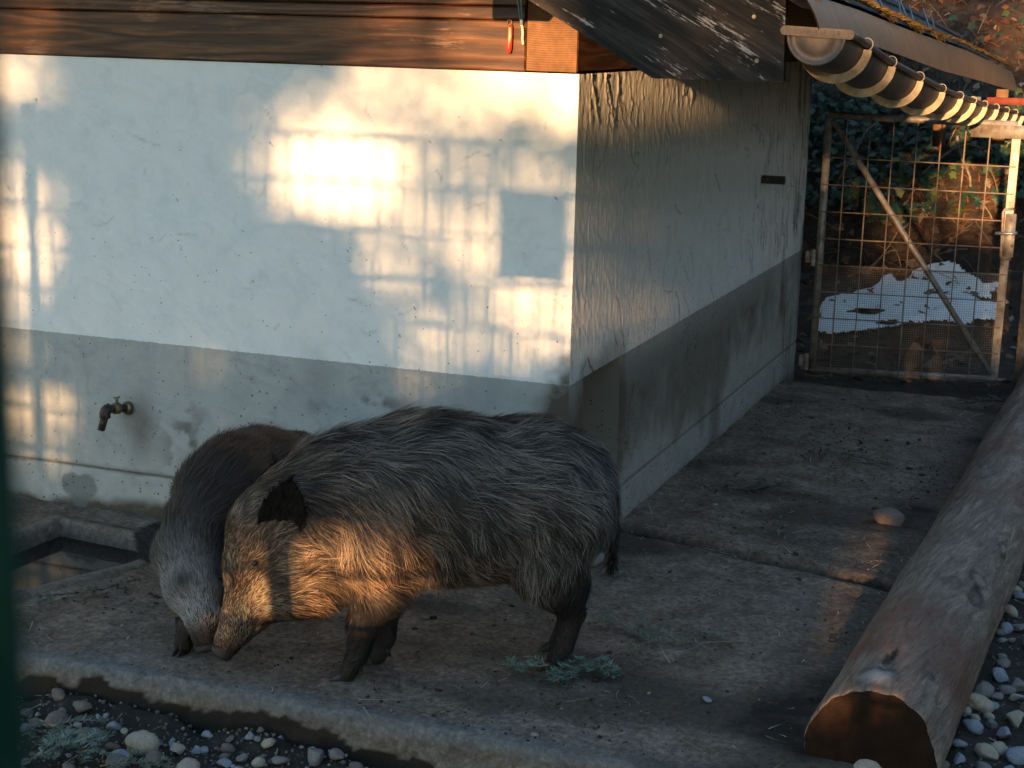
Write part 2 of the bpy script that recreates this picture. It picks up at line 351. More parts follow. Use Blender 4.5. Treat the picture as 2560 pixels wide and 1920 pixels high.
# ================================================================== ground
def terrain(x, y):
    x, y = np.broadcast_arrays(np.asarray(x, float), np.asarray(y, float))
    front = -.135 + .02 * fbm(x * 3, y * 3, 0, 3) + .05 * smooth(-1.47, -1.38, y) * (.35 + fbm(x * 3.2, 0 * y, 0, 33) * 1.5 + fbm(x * 13, y * 6, 0, 34))
    z = front * (1 - smooth(-1.2, -1.1, y)) + smooth(-1.2, -1.1, y) * -.06
    right = smooth(1.40, 1.5, x); z = z * (1 - right) + right * (-.075 + .02 * fbm(x * 3, y * 3, 0, 4))
    inb = smooth(-1.40, -1.33, y) * (1 - smooth(3.68, 3.75, y)) * (1 - smooth(1.36, 1.42, x)) * smooth(-3.1, -3.0, x)
    z = z - .12 * inb
    back = .16 * np.clip(y - 5.2, 0, 1.5) + .92 * np.clip(y - 6.6 + .3 * np.sin(x * 1.1), 0, 7) + .25 * np.clip(y - 13.6, 0, 30)
    back = back + smooth(4.6, 7, y) * (.12 * fbm(x * 1.3, y * 1.3, 0, 11) + .05 * fbm(x * 5, y * 5, 0, 12))
    return z + back + (.03 * fbm(x * 4, y * 4, 0, 6)) * smooth(3.9, 4.6, y)
xs = np.unique(np.concatenate([np.arange(-2.6, 3.4, .04), np.arange(-8, 10, .4), np.array([-200, -120, -60, -30, -15, 15, 30, 60, 120, 200.])]).round(3))
ys = np.unique(np.concatenate([np.arange(-2.6, -1.24, .03), np.arange(-1.2, 4.4, .08), np.arange(4.4, 9, .04), np.arange(-8, 15, .4), np.array([-220, -120, -60, -30, -15, 20, 30, 60, 120, 220.])]).round(3))
X, Y = np.meshgrid(xs, ys, indexing='ij'); Z = terrain(X, Y)
g = part('ground', np.stack([X, Y, Z], -1).reshape(-1, 3), gridF(len(xs), len(ys)), 'soil', None, True); tag(g, kind='structure')
fy = g.data; fy.materials.append(MT['hill'])
cy = Y[:-1, :-1].ravel(); mi = (cy > 3.9).astype(np.int32); fy.polygons.foreach_set('material_index', mi)

# ---- concrete slab (with the pool cut out)
POOL = np.array([(-1.965, -.215), (-1.33, -.275), (-1.60, -.95), (-2.02, -.98)])
def inpoly(x, y, poly):
    r = np.zeros(np.shape(x), bool); n = len(poly)
    for i in range(n):
        (x1, y1), (x2, y2) = poly[i], poly[(i + 1) % n]
        c = ((y1 > y) != (y2 > y)) & (x < (x2 - x1) * (y - y1) / (y2 - y1 + 1e-12) + x1); r ^= c
    return r
sx_ = np.arange(-3.0, 1.4001, .02); fz = [-.30, -.15, -.135, -.12, -.105, -.09, -.075, -.06, -.045, -.032, -.022, -.013, -.006, -.002]; fyq = [0] * 9 + [.001, .003, .008, .014, .022]; NF = len(fz)
prof_y = np.concatenate([fyq, np.arange(.035, 5.06, .02)])
prof_z = np.concatenate([fz, np.zeros(len(prof_y) - NF)])
X, J = np.meshgrid(sx_, np.arange(len(prof_y)), indexing='ij')
edge_y = -1.365 + .018 * fbm(sx_ * 2.2, 0 * sx_, 0, 21) + .008 * fbm(sx_ * 14, 0 * sx_, 0, 22)
wobble = np.exp(-prof_y * 3.)
Y = prof_y[J] + (edge_y[:, None] * wobble[None, :] + -1.365 * (1 - wobble[None, :]))
Y = Y + np.where(J < NF - 1, .014 * fbm(X * 7, prof_z[J] * 16, 0, 23) + .006 * fbm(X * 30, prof_z[J] * 40, 0, 20), 0)
Z = prof_z[J] + np.where(J >= NF - 4, .009 * fbm(X * 4, Y * 4, 0, 24) + .007 * fbm(X * 16, Y * 16, 0, 25), 0.) - .008 * np.clip(Y, 0, 6)
jl = .66 - .24 * X + .035 * fbm(X * 3, 0 * X, 0, 26)          # ledge across the slab
Z = Z + .022 * smooth(jl - .012, jl + .004, Y) - .012 * np.exp(-((Y - jl + .02) / .018) ** 2) * (X > -.02)
chip = smooth(.25, .55, fbm(X * 3.5, Y * 3.5, 0, 27)) * np.exp(-np.clip(prof_y[J], 0, 1) / .03); Z = Z - .012 * chip * (J > NF - 7)
edgeA = np.exp(-(prof_y[J] / (.05 + .05 * (fbm(X * 2, 0 * X, 0, 28) + .5))) ** 2) + .35 * np.exp(-(prof_y[J] / .3) ** 2) * smooth(-.1, .5, fbm(X * 3, Y * 3, 0, 29))
darkA = np.exp(-((Y - jl + .02) / .02) ** 2) * .9 * (X > -.02)
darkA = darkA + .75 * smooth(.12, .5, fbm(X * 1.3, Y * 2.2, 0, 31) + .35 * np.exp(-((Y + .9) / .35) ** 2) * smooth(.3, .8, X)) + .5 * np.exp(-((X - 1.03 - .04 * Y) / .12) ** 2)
soilz = -.075 + .075 * fbm(X * 3.2, 0 * X, 0, 33) + .05 * fbm(X * 13, 0 * X, 0, 34); fd = np.where(J < NF, smooth(.006, -.004, prof_z[J] - soilz), 0); darkA = np.maximum(np.where(J < NF - 2, 0, darkA), fd * 1.6)
keep = ~inpoly(X[:-1, :-1] + .01, (Y[:-1, :-1] + Y[1:, 1:]) / 2, POOL)
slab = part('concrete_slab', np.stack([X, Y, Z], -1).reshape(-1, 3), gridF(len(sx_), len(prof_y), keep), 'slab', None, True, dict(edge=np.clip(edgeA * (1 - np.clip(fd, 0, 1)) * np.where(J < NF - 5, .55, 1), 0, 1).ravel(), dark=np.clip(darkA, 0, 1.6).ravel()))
tag(slab, kind='structure')
# pool rim and water
def offset_poly(poly, d):
    c = poly.mean(0); out = []
    n = len(poly)
    for i in range(n):
        p, a, b_ = poly[i], poly[i - 1], poly[(i + 1) % n]
        e1 = (p - a) / np.linalg.norm(p - a); e2 = (b_ - p) / np.linalg.norm(b_ - p); n1 = np.array([e1[1], -e1[0]]); n2 = np.array([e2[1], -e2[0]])
        if np.dot(n1, p - c) < 0: n1, n2 = -n1, -n2
        q = n1 + n2; q /= np.dot(q, n1); out.append(p + q * d)
    return np.array(out)
ring = []
for d_, z_ in ((.05, -.01), (.045, .012), (.0, .014), (-.012, .0), (-.02, -.14)): ring.append(np.c_[offset_poly(POOL, d_), np.full(len(POOL), z_)])
def densify(R_, k=30):
    out = []
    for r in R_:
        pts = []
        for i in range(len(r)):
            for q in range(k): pts.append(r[i] + (r[(i + 1) % len(r)] - r[i]) * q / k)
        out.append(np.array(pts))
    return np.array(out)
R_ = densify(ring); n_ = R_.shape[1]; Vr = R_.reshape(-1, 3); Vr = Vr + .006 * np.c_[fbm(Vr[:, 0] * 9, Vr[:, 1] * 9, 0, 41), fbm(Vr[:, 0] * 9, Vr[:, 1] * 9, 0, 42), fbm(Vr[:, 0] * 9, Vr[:, 1] * 9, 0, 43)]
Fr = []
for i in range(len(R_) - 1):
    a = i * n_ + np.arange(n_); b_ = (i + 1) * n_ + np.arange(n_); Fr.append(np.stack([a, np.roll(a, -1), np.roll(b_, -1), b_], 1))
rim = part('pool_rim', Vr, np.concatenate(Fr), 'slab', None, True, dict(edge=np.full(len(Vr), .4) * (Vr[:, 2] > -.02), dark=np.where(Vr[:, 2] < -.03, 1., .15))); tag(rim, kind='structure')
pw = np.c_[offset_poly(POOL, -.005), np.full(len(POOL), -.05)]
tag(part('pool_water', pw, [tuple(range(len(pw)))], 'water'), kind='structure')

# ================================================================== building
B = thing('shelter_building', (0, 0, 0), 'low white plastered animal shelter with brown timber beams and overhanging roof', 'building')
WT, YF = 1.744, 4.03
def strokes(U, Vv, n, ang, angs, L, hgt, wid, seed, u0, u1, v0, v1, curve=.5, bias=None, tail=.4):
    r = np.random.default_rng(seed); Hh = np.zeros(U.shape)
    uu, vv = U[:, 0], Vv[0]
    for _ in range(n):
        cu, cv = r.uniform(u0, u1), r.uniform(v0, v1)
        if bias is not None and r.random() > bias(cu, cv): continue
        a = ang + r.normal(0, angs); l = r.uniform(*L); k = r.normal(0, curve) / l; h = r.uniform(.35, 1) * hgt; w = wid * r.uniform(.6, 1.4); sgn = r.choice([-1, 1])
        i0, i1 = np.searchsorted(uu, [cu - l, cu + l]); j0, j1 = np.searchsorted(vv, [cv - l, cv + l])
        if i1 - i0 < 2 or j1 - j0 < 2: continue
        du, dv = U[i0:i1, j0:j1] - cu, Vv[i0:i1, j0:j1] - cv
        s = du * math.cos(a) + dv * math.sin(a); q = -du * math.sin(a) + dv * math.cos(a) - k * s * s * .5 - .004 * np.sin(s * 45 + cu * 50) - .0025 * np.sin(s * 130 + cv * 70)
        env = smooth(.5, .38, np.abs(s) / l)
        ridge = np.exp(-(q / w) ** 2) + tail * np.where(sgn * q > 0, np.exp(-np.abs(q) / (w * 7)), 0)
        Hh[i0:i1, j0:j1] += h * env * ridge
    return Hh
# left (front) wall: plane y = 0
us = np.concatenate([[-6., -4.], np.arange(-2.75, -.004, .009), [0.]]); vz = np.concatenate([[-.35], np.arange(-.05, WT, .009), [WT]])
U, Vv = np.meshgrid(us, vz, indexing='ij')
Hh = strokes(U, Vv, 300, -.62, .25, (.12, .5), .0032, .0032, 51, -2.7, 0, .05, 1.7)
Hh += strokes(U, Vv, 260, 1.0, .7, (.04, .16), .0022, .0026, 52, -2.7, 0, .05, 1.7)
Hh += .0035 * fbm(U * 2.5, Vv * 2.5, 0, 53) + .0012 * fbm(U * 14, Vv * 14, 0, 54)
crk = .165 + .006 * fbm(U * 6, 0 * U, 0, 55); crack = np.exp(-((Vv - crk) / .006) ** 2); Hh -= .007 * crack
Hh *= smooth(0, -.02, U)
stain_tone = .95 * crack + 1.1 * smooth(.06, .0, Vv + .05 * fbm(U * 5, Vv * 5, 0, 56)) + .28 * smooth(.2, .7, fbm(U * 3.1, Vv * 3.1, 0, 57) + .25 * smooth(.9, .2, Vv)) * smooth(1.0, .4, Vv)
tapu = P(318, 1020, y=0)[0]; stain_tone += .7 * np.exp(-((U - tapu - .06) / .06) ** 2 - ((Vv - .36) / .12) ** 2)
stain_tone += 1.1 * smooth(-.16, -.02, U + .1 * fbm(U * 8, Vv * 8, 0, 58)) * smooth(.80, .60, Vv + .25 * fbm(U * 5, Vv * 7, 0, 59))
stain_tone += .9 * smooth(.0, .35, fbm(U * 16, Vv * 16, 0, 60)) * np.clip(np.exp(-((U + 1.52) / .10) ** 2 - ((Vv - .3) / .14) ** 2) + np.exp(-((U + .78) / .2) ** 2 - ((Vv - .535) / .05) ** 2), 0, 1)
hc = P(200, 1232, y=0); hx, hz = U - hc[0], Vv - hc[2]
stain_tone = stain_tone + .28 * np.clip(strokes(U, Vv, 110, -.6, .8, (.02, .12), 1., .004, 62, -2.7, 0, .1, 1.7, 1.5, None, 0.), 0, 1)
heart = np.minimum(np.minimum(np.hypot(hx + .035, hz - .035) - .045, np.hypot(hx - .03, hz - .03) - .05), np.maximum(np.abs(hx) + (hz + .11) * -.42, np.abs(hz + .03) - .085) - .0)
wet = smooth(.006, -.004, heart + .012 * fbm(U * 20, Vv * 20, 0, 61))
lw = part('wall', np.stack([U, -Hh, Vv], -1).reshape(-1, 3), gridF(len(us), len(vz)), 'plaster_l', B, True, dict(stain_tone=np.clip(stain_tone, 0, 1.2).ravel(), wet=wet.ravel()))
lw['label'] = 'smooth white wall with grey painted base and a tap'
# right (side) wall: plane x = 0, with the small doorway
OY0, OY1, OZ = .15, .595, .69
us = np.unique(np.concatenate([np.arange(0, 2.0, .0065), np.arange(2.0, YF, .012), [OY0, OY1, YF]]).round(4)); vz = np.unique(np.concatenate([[-.35], np.arange(-.06, WT, .0085), [OZ, WT]]).round(4))
U, Vv = np.meshgrid(us, vz, indexing='ij')
Hh = strokes(U, Vv, 150, 1.85, .42, (.06, .28), .0034, .0026, 71, 0, 4, .55, 1.74, 1.6, lambda a, b_: (1.0 if a < 1.8 else .55) * (1.0 if b_ > 1.2 else .6), .16)
Hh += strokes(U, Vv, 200, 2.25, .55, (.04, .24), .0030, .0028, 72, 0, 4, .3, 1.7, 1.6, None, .12)
Hh += strokes(U, Vv, 45, 1.62, .35, (.08, .3), .0046, .0034, 73, 0, 1.7, 1.35, 1.74, 1.6, None, .2)
Hh += .0022 * fbm(U * 3, Vv * 2, 0, 74) + .0009 * fbm(U * 40, Vv * 10, 0, 75) + .0018 * fbm(U * 70, Vv * 45, 0, 76) + .004 * smooth(1.68, 1.74, Vv) * fbm(U * 25, Vv * 25, 0, 77)
crk = .16 + .003 * fbm(U * 6, 0 * U, 0, 78); crack = np.exp(-((Vv - crk) / .005) ** 2); Hh = Hh - .007 * crack
opd = np.maximum(np.maximum(OY0 - U, U - OY1), Vv - OZ); Hh = Hh + .006 * smooth(.05, 0, opd) * fbm(U * 18, Vv * 18, 0, 79)
Hh *= smooth(0, .015, U)
stain_tone = .9 * crack + .8 * smooth(.05, .6, fbm(U * 1.4, Vv * 1.6, 0, 80) + .3 * fbm(U * 9, Vv * 6, 0, 81) + .3 * smooth(.05, .35, Vv)) * smooth(.75, .5, Vv)
stain_tone += .9 * smooth(.05, -.06, Vv) + .45 * smooth(.10, .0, np.abs(opd) + .10 * fbm(U * 6, Vv * 6, 0, 82)) * (Vv < .9)
stain_tone += .55 * smooth(2.9, 3.8, U) * smooth(.25, .45, fbm(U * 13, Vv * 3.2, 0, 83) + .1) + .25 * smooth(1.45, 1.75, Vv) * smooth(1.0, 2.2, U)  # streaks near the far end; upper wall darker towards the top
stain_tone += .5 * smooth(.16, .0, U) * smooth(.66, .5, Vv)
lines = strokes(U, Vv, 130, 2.0, .45, (.05, .26), 1., .0042, 84, 0, 4, .5, 1.72, 2., None, 0.) + strokes(U, Vv, 150, 1.75, .12, (.04, .22), 1., .006, 85, 2.7, 4.0, .75, 1.6, .6, None, 0.) + strokes(U, Vv, 40, .6, .5, (.04, .2), .8, .004, 86, .2, 4, .1, 1.5, 1., None, 0.)
stain_tone = stain_tone + .75 * np.clip(lines, 0, 1); Hh = Hh - .0012 * np.clip(lines, 0, 1) * smooth(0, .015, U)
uc, vc = (U[:-1, :-1] + U[1:, 1:]) / 2, (Vv[:-1, :-1] + Vv[1:, 1:]) / 2
keep = ~((uc > OY0) & (uc < OY1) & (vc < OZ) & (vc > -.3))
part('wall', np.stack([Hh, U, Vv], -1).reshape(-1, 3), gridF(len(us), len(vz), keep)[:, ::-1], 'plaster_r', B, True, dict(stain_tone=np.clip(stain_tone, 0, 1.2).ravel(), wet=np.zeros(U.size)))['label'] = 'rough trowelled side wall with a low doorway'
# doorway reveals and dark interior, back walls
def quadwall(V_, st=.5):
    n = 8; a = np.linspace(0, 1, n); A, Bq = np.meshgrid(a, a, indexing='ij'); V_ = np.asarray(V_, float)
    G = (1 - A)[..., None] * ((1 - Bq)[..., None] * V_[0] + Bq[..., None] * V_[3]) + A[..., None] * ((1 - Bq)[..., None] * V_[1] + Bq[..., None] * V_[2])
    return G.reshape(-1, 3), gridF(n, n), dict(stain_tone=np.full(n * n, st), wet=np.zeros(n * n))
for nm, q in (('door_reveal', [(0, OY1, -.3), (-.32, OY1, -.3), (-.32, OY1, OZ), (0, OY1, OZ)]), ('door_reveal', [(0, OY0, -.3), (-.32, OY0, -.3), (-.32, OY0, OZ), (0, OY0, OZ)]), ('door_lintel', [(0, OY0, OZ), (-.32, OY0, OZ), (-.32, OY1, OZ), (0, OY1, OZ)])):
    v_, f_, a_ = quadwall(q); part(nm, v_, f_, 'plaster_r', B, True, a_)
part('inner_wall', *join(box(-6, -.33, .3, .32, -.3, WT), box(-.34, -.325, OY1 + .004, YF, -.3, WT), box(-.34, -.325, .05, OY0 - .004, -.3, WT), box(-6, -.01, YF - .02, YF - .004, -.3, WT), box(-1.2, -1.18, .33, 3.9, -.3, WT), box(-1.18, -.35, .33, 3.9, WT - .03, WT - .01)), 'rafter', B)

def bx(name, *a, mat='beam', parent=B, c=.005):
    v_, f_ = cbox(*a, c=c); return part(name, v_, f_, mat, parent)
bx('beam', -6., -.186, -.014, .15, WT + .003, 1.911)
bx('beam', -.183, -.004, -.010, 4.2, WT + .005, 1.99, mat='beam_y')
o = part('beam_end', *extrude([(-.182, WT + .006), (-.006, WT + .006), (-.006, 1.988), (-.182, 1.988)], -.0135, -.0105), 'beam_end', B)
bx('plank', -6., -.186, -.016, .02, 1.914, 1.957)
bx('plank', -6., -.186, -.014, .02, 1.960, 2.20)
v_, f_ = cbox(-.238, -.03, -.75, -.02, 1.995, 2.2); part('purlin', v_, f_, 'rafter', B)
bx('plank', -6., .3, -.013, .02, 2.203, 2.50); bx('plank', -6., .0, -.013, .02, 2.503, 2.9)
# plaster crumbs where the wall meets the beam
# roof eave line (front to back)
EY = np.array([-.83, -.4, .3, 1.2, 2.2, 3.2, 3.9, 4.7, 5.6, 6.6, 7.1])
fy_ = np.array([-.83, .3, 1.8, 3.2, 4.6, 6.8, 7.1])
FLx = np.array([.945, .90, .83, .80, .81, .86, .87]); FLz = np.array([1.910, 1.862, 1.798, 1.725, 1.658, 1.535, 1.52])
FUx = np.array([.895, .845, .785, .762, .770, .812, .822]); FUz = np.array([2.00, 1.975, 1.925, 1.873, 1.812, 1.675, 1.655])
yy = np.linspace(-.83, 7.1, 60); lx, lz, ux, uz = [np.interp(yy, fy_, q) for q in (FLx, FLz, FUx, FUz)]
def sm(a):
    k = np.array([1, 2, 3, 2, 1.]) / 9; p = np.r_[a[0], a[0], a, a[-1], a[-1]]; return np.convolve(p, k, 'valid')
lx, lz, ux, uz = map(sm, (lx, lz, ux, uz))
SL = .55
nrow = 6; rows = []
for k in range(nrow):
    q = k / (nrow - 1); rows.append(np.c_[lx * (1 - q) + ux * q + .006 * math.sin(q * 3.1), yy, lz * (1 - q) + uz * q])
Vf = np.array(rows).reshape(-1, 3); Ff = gridF(nrow, len(yy))
back = Vf + np.array([-.004, 0, -.001]); Vf2 = np.concatenate([Vf, back]); Ff2 = np.concatenate([Ff, Ff[:, ::-1] + len(Vf)])
fl = part('flashing', Vf2, Ff2, 'flash', B, True); fl['label'] = 'brown weathered metal eave flashing'
# roof sheets: right slope from the flashing up to the ridge, left slope down again
rx = np.linspace(0, 1, 8); XR = ux[None, :] * (1 - rx[:, None]) + (-1.3) * rx[:, None]; ZR = uz[None, :] + .012 + SL * (ux[None, :] - XR) ; ZR -= (rx[:, None] * 0)
Vt = np.stack([XR, np.broadcast_to(yy, XR.shape), ZR], -1).reshape(-1, 3); Ft = gridF(8, len(yy)); und = Vt - np.array([0, 0, .05])
part('roof', np.concatenate([Vt, und]), np.concatenate([Ft, Ft[:, ::-1] + len(Vt)]), 'roof', B)
XL = np.linspace(-1.3, -4.6, 4); ZL = (uz[None, :] + .012 + SL * (ux[None, :] + 1.3)) - SL * (-1.3 - XL[:, None])
Vt = np.stack([np.broadcast_to(XL[:, None], ZL.shape), np.broadcast_to(yy, ZL.shape), ZL], -1).reshape(-1, 3); Ft = gridF(4, len(yy)); und = Vt - np.array([0, 0, .05])
part('roof', np.concatenate([Vt, und]), np.concatenate([Ft, Ft[:, ::-1] + len(Vt)]), 'roof', B)
# soffit boards near the eave and rafters
for y_ in np.arange(-.12, 6.9, .52):
    ez = np.interp(y_, yy, uz); ex = np.interp(y_, yy, ux)
    poly = [(ex - .10, ez - .11), (ex - .03, ez - .045), (-.6, ez - .045 + SL * (ex + .6)), (-.6, ez - .16 + SL * (ex + .6))]
    part('rafter', *extrude(poly, y_, y_ + .07), 'rafter', B)
# bargeboard
lo = lambda x: 1.969 - .551 * (x - .106)
poly = [(.48, 1.763), (.845, 1.767), (.838, lo(.838) + .452), (-1.25, lo(-1.25) + .452), (-1.25, lo(-1.25))]
bb = part('bargeboard', *extrude(poly, -.785, -.752), 'barge', B); bb['label'] = 'blackened sloping board with flaking paint'
for px, py in ((1885, 42), (1892, 152), (1652, 90)):
    q = P(px, py, y=-.786); part('screw', *tube([q, q + np.array([0, -.003, 0])], [.006, .005], 10), 'bracket', bb)
# gutter -----------------------------------------------------------
gy = np.array([-.79, -.70, -.53, -.05, .79, 1.73, 2.65, 3.33, 4.04, 4.88, 5.86, 6.43, 7.1]); gx = np.array([1.010, 1.006, 1.006, 1.008, .995, .98, .972, .976, .985, .99, .982, .978, .976])
gz = np.array([1.893, 1.889, 1.868, 1.812, 1.747, 1.674, 1.615, 1.567, 1.524, 1.472, 1.417, 1.386, 1.35])
GR = .079                                   # trough radius; bead runs on the outer (right) lip
yq = np.linspace(-.79, 7.1, 80); bxq, bzq = sm(np.interp(yq, gy, gx)), sm(np.interp(yq, gy, gz))
cx_, cz_ = bxq - GR, bzq                     # trough centre
na = 17; an = np.linspace(0, -math.pi, na)
def trough(r):
    return np.stack([cx_[:, None] + r * np.cos(an)[None, :], np.broadcast_to(yq[:, None], (len(yq), na)), cz_[:, None] + r * np.sin(an)[None, :]], -1).reshape(-1, 3)
Vg = np.concatenate([trough(GR), trough(GR - .003)]); Fg = gridF(len(yq), na)
gut = part('gutter', Vg, np.concatenate([Fg, Fg[:, ::-1] + len(yq) * na]), 'gutter', B, True); gut['label'] = 'half-round brown metal gutter with hook brackets'
part('gutter_bead', *tube(np.c_[bxq + .008, yq, bzq + .004], .0105, 10), 'gutter', gut, True)
# end cap: shallow dish + flat bar with rounded ends
y0 = -.792; c0 = np.array([cx_[0], y0, cz_[0]])
Vc = []; 
for r, dy in ((1.0, .0), (1.0, -.010), (.93, -.012), (.90, -.006), (.70, -.003), (.62, -.008), (.3, -.009), (0.02, -.009)):
    Vc.append(np.c_[c0[0] + GR * r * np.cos(an), np.full(na, y0 + dy), c0[2] + GR * r * np.sin(an)])
part('end_cap', np.concatenate(Vc), gridF(8, na), 'gutter', gut, True)
bar = []
for a_ in np.linspace(-math.pi / 2, math.pi / 2, 9): bar.append((c0[0] + GR + .010 + .0125 * math.cos(a_), c0[2] + .004 + .0125 * math.sin(a_)))
for a_ in np.linspace(math.pi / 2, 1.5 * math.pi, 9): bar.append((c0[0] - GR - .004 + .0125 * math.cos(a_), c0[2] + .012 + .0125 * math.sin(a_)))
part('end_bar', *extrude(bar, y0 - .018, y0 - .004), 'gutter', gut)
tc = bpy.data.curves.new('lettering', 'FONT'); tc.body = 'LIPP Rof. 28'; tc.size = .019; tc.extrude = .0006; tc.align_x = 'CENTER'; tc.align_y = 'CENTER'; tc.space_character = 1.25
to = bpy.data.objects.new('tmp', tc); C.objects.link(to); bpy.context.view_layer.update()
tm = bpy.data.meshes.new_from_object(to.evaluated_get(bpy.context.evaluated_depsgraph_get())); bpy.data.objects.remove(to)
lt = bpy.data.objects.new('lettering', tm); C.objects.link(lt); tm.materials.append(simple('stamped_letters', [(.3, (.05, .04, .033)), (.7, (.08, .065, .05))], 20, .6, bmp=0)); lt.parent = gut
lt.rotation_euler = (math.pi / 2, math.radians(2.2), 0); lt.location = (c0[0] + .004, y0 - .0185, c0[2] + .008)
# brackets
def bracket(y_, wide=.026):
    bx0, bz0 = np.interp(y_, yq, bxq), np.interp(y_, yq, bzq); cc = np.array([bx0 - GR, bz0])
    aa = np.linspace(-.12, -math.pi + .05, 22); V_ = []
    for r in (GR + .002, GR + .002 + wide):
        k = np.linspace(0, 1, 22); rr = r if r < GR + .01 else GR + .002 + wide * (.9 + .1 * np.sin(k * 3.1))
        for yo in (y_ - .003, y_ + .003): V_.append(np.c_[cc[0] + rr * np.cos(aa), np.full(22, yo), cc[1] + rr * np.sin(aa)])
    V_ = np.concatenate(V_); a, b2, c2, d2 = [np.arange(22) + 22 * q for q in range(4)]
    F_ = []
    for p_, q_ in ((a, c2), (c2, d2), (d2, b2), (b2, a)): F_ += [(int(p_[i]), int(p_[i + 1]), int(q_[i + 1]), int(q_[i])) for i in range(21)]
    F_ += [(0, 44, 66, 22), (21, 43, 87, 65)]
    th_ = np.linspace(-.35 * math.pi, 1.15 * math.pi, 14); cb = np.array([bx0 + .008, bz0 + .004])
    loop = np.c_[cb[0] + .017 * np.cos(th_[::-1]) * 1.0, np.full(14, y_ + .004), cb[1] + .017 * np.sin(th_[::-1])]
    tail = np.array([[bx0 + .001, y_ + .004, bz0 - .02]])
    return (V_, F_), tube(np.concatenate([loop, tail]), .0022, 6)
BY = [-.50, -.02, .75, 1.55, 2.3, 2.9, 3.45, 4.05, 4.7, 5.4, 6.1]
for k_, y_ in enumerate(BY):
    v_, w_ = bracket(y_); part('bracket', *v_, 'bracket', gut); part('bracket_clip', *w_, 'bracket', gut, True)
# steel snow guard with spikes on the roof edge
def roofpt(y_, up): 
    ex, ez = np.interp(y_, yy, ux), np.interp(y_, yy, uz); return np.array([ex - up, y_, ez + .012 + SL * up])
rail = [roofpt(y_, .34) + np.array([0, 0, .02]) for y_ in np.linspace(-.7, 6.9, 40)]
sg = part('snow_guard', *join(*[tube([np.array(rail[i]), np.array(rail[i + 1])], .014, 5) for i in range(39)]), 'steel', B)
for k_, y_ in enumerate(np.arange(-.2, 4.6, .36)):
    p0 = roofpt(y_, .16 + .02 * (k_ % 3)); p1 = p0 + np.array([-.045 + .015 * (k_ % 2), -.01, .105 - .012 * (k_ % 3)])
    part('spike', *tube([p0 - np.array([0, 0, .01]), p1], [.0055, .003], 5), 'steel', sg)
# moss on the roof edge (tufts of small strands)
def ribbons(root, d1, d2, width, c0_, c1_, seg=3, side=None):
    """flat tapering strands: root -> root+d1+d2, returns V,F,Col"""
    n = len(root); t_ = np.linspace(0, 1, seg + 1)
    if side is None: side = np.cross(d1, rng.normal(size=(n, 3)))
    side = side / (np.linalg.norm(side, axis=1)[:, None] + 1e-9)
    Vv_, Cc = [], []
    for q in t_[:-1]:
        p = root + d1 * q + d2 * q * q; w_ = width[:, None] * (1 - q ** 1.6) * .5
        Vv_ += [p - side * w_, p + side * w_]; col = c0_ * (1 - q) + c1_ * q; Cc += [col, col]
    Vv_.append(root + d1 + d2); Cc.append(c1_)
    k = 2 * seg + 1; V_ = np.stack(Vv_, 1).reshape(-1, 3); Cc = np.stack(Cc, 1).reshape(-1, 3); b_ = (np.arange(n) * k)[:, None]
    Q = np.concatenate([b_ + np.array([[2 * i, 2 * i + 1, 2 * i + 3, 2 * i + 2]]) for i in range(seg - 1)]) if seg > 1 else np.zeros((0, 4), int)
    T = b_ + np.array([[2 * seg - 2, 2 * seg - 1, 2 * seg]])
    return V_, [Q, T], Cc
n = 9000; ym = rng.uniform(-.75, 7., n); dens = np.where(ym < 3.6, 1., .45) * (.35 + .65 * (fbm(ym * 4, 0 * ym, 0, 91) > -.12)); ok = rng.random(n) < dens; ym = ym[ok]; n = len(ym)
up_ = np.abs(rng.normal(0, .05, n)) * np.where(ym < 3.8, 1.3, .6); hang = np.clip(fbm(ym * 3, 0 * ym, 0, 92) + .3, .1, 1) * np.where(ym < 3.6, 1., .5)
rt = np.c_[np.interp(ym, yy, ux) + .004 - up_, ym, np.interp(ym, yy, uz) + .013 + SL * up_ + .012 * np.exp(-(up_ / .05) ** 2)]
d1 = np.c_[rng.uniform(.002, .02, n), rng.normal(0, .008, n), rng.uniform(0, .02, n)]; d2 = np.c_[rng.uniform(.002, .02, n), rng.normal(0, .012, n), -rng.uniform(.01, .085, n) * hang]
d2[up_ > .03] *= .3
base = np.where((rng.random(n) < .55)[:, None], np.array([.19, .13, .035]), np.array([.22, .115, .045])) * rng.uniform(.5, 1.3, (n, 1))
V_, F_, c_ = ribbons(rt, d1, d2, np.full(n, .011), base * .45, base, 2); mo = part('moss', V_, F_, 'moss', B, False, dict(Col=c_)); mo['kind'] = 'stuff'
# peg and the red bar / posts under the eave
q = P(1905, 448, x=0); part('wall_peg', *tube([(-.02, q[1], q[2]), (.115, q[1], q[2])], .021, 12), 'pipe', B)
pR = P(2480, 252, y=5.2); part('cross_bar', *box(pR[0] - .03, 2.6, 5.2, 5.26, pR[2] - .02, pR[2] + .02), 'redbar', B)
for px, y_ in ((2354, 5.0), (2505, 5.6)):
    q = P(px, 240, y=y_); part('post', *box(q[0] - .035, q[0] + .035, y_, y_ + .07, q[2] - .3, q[2] + .04), 'rafter', B)

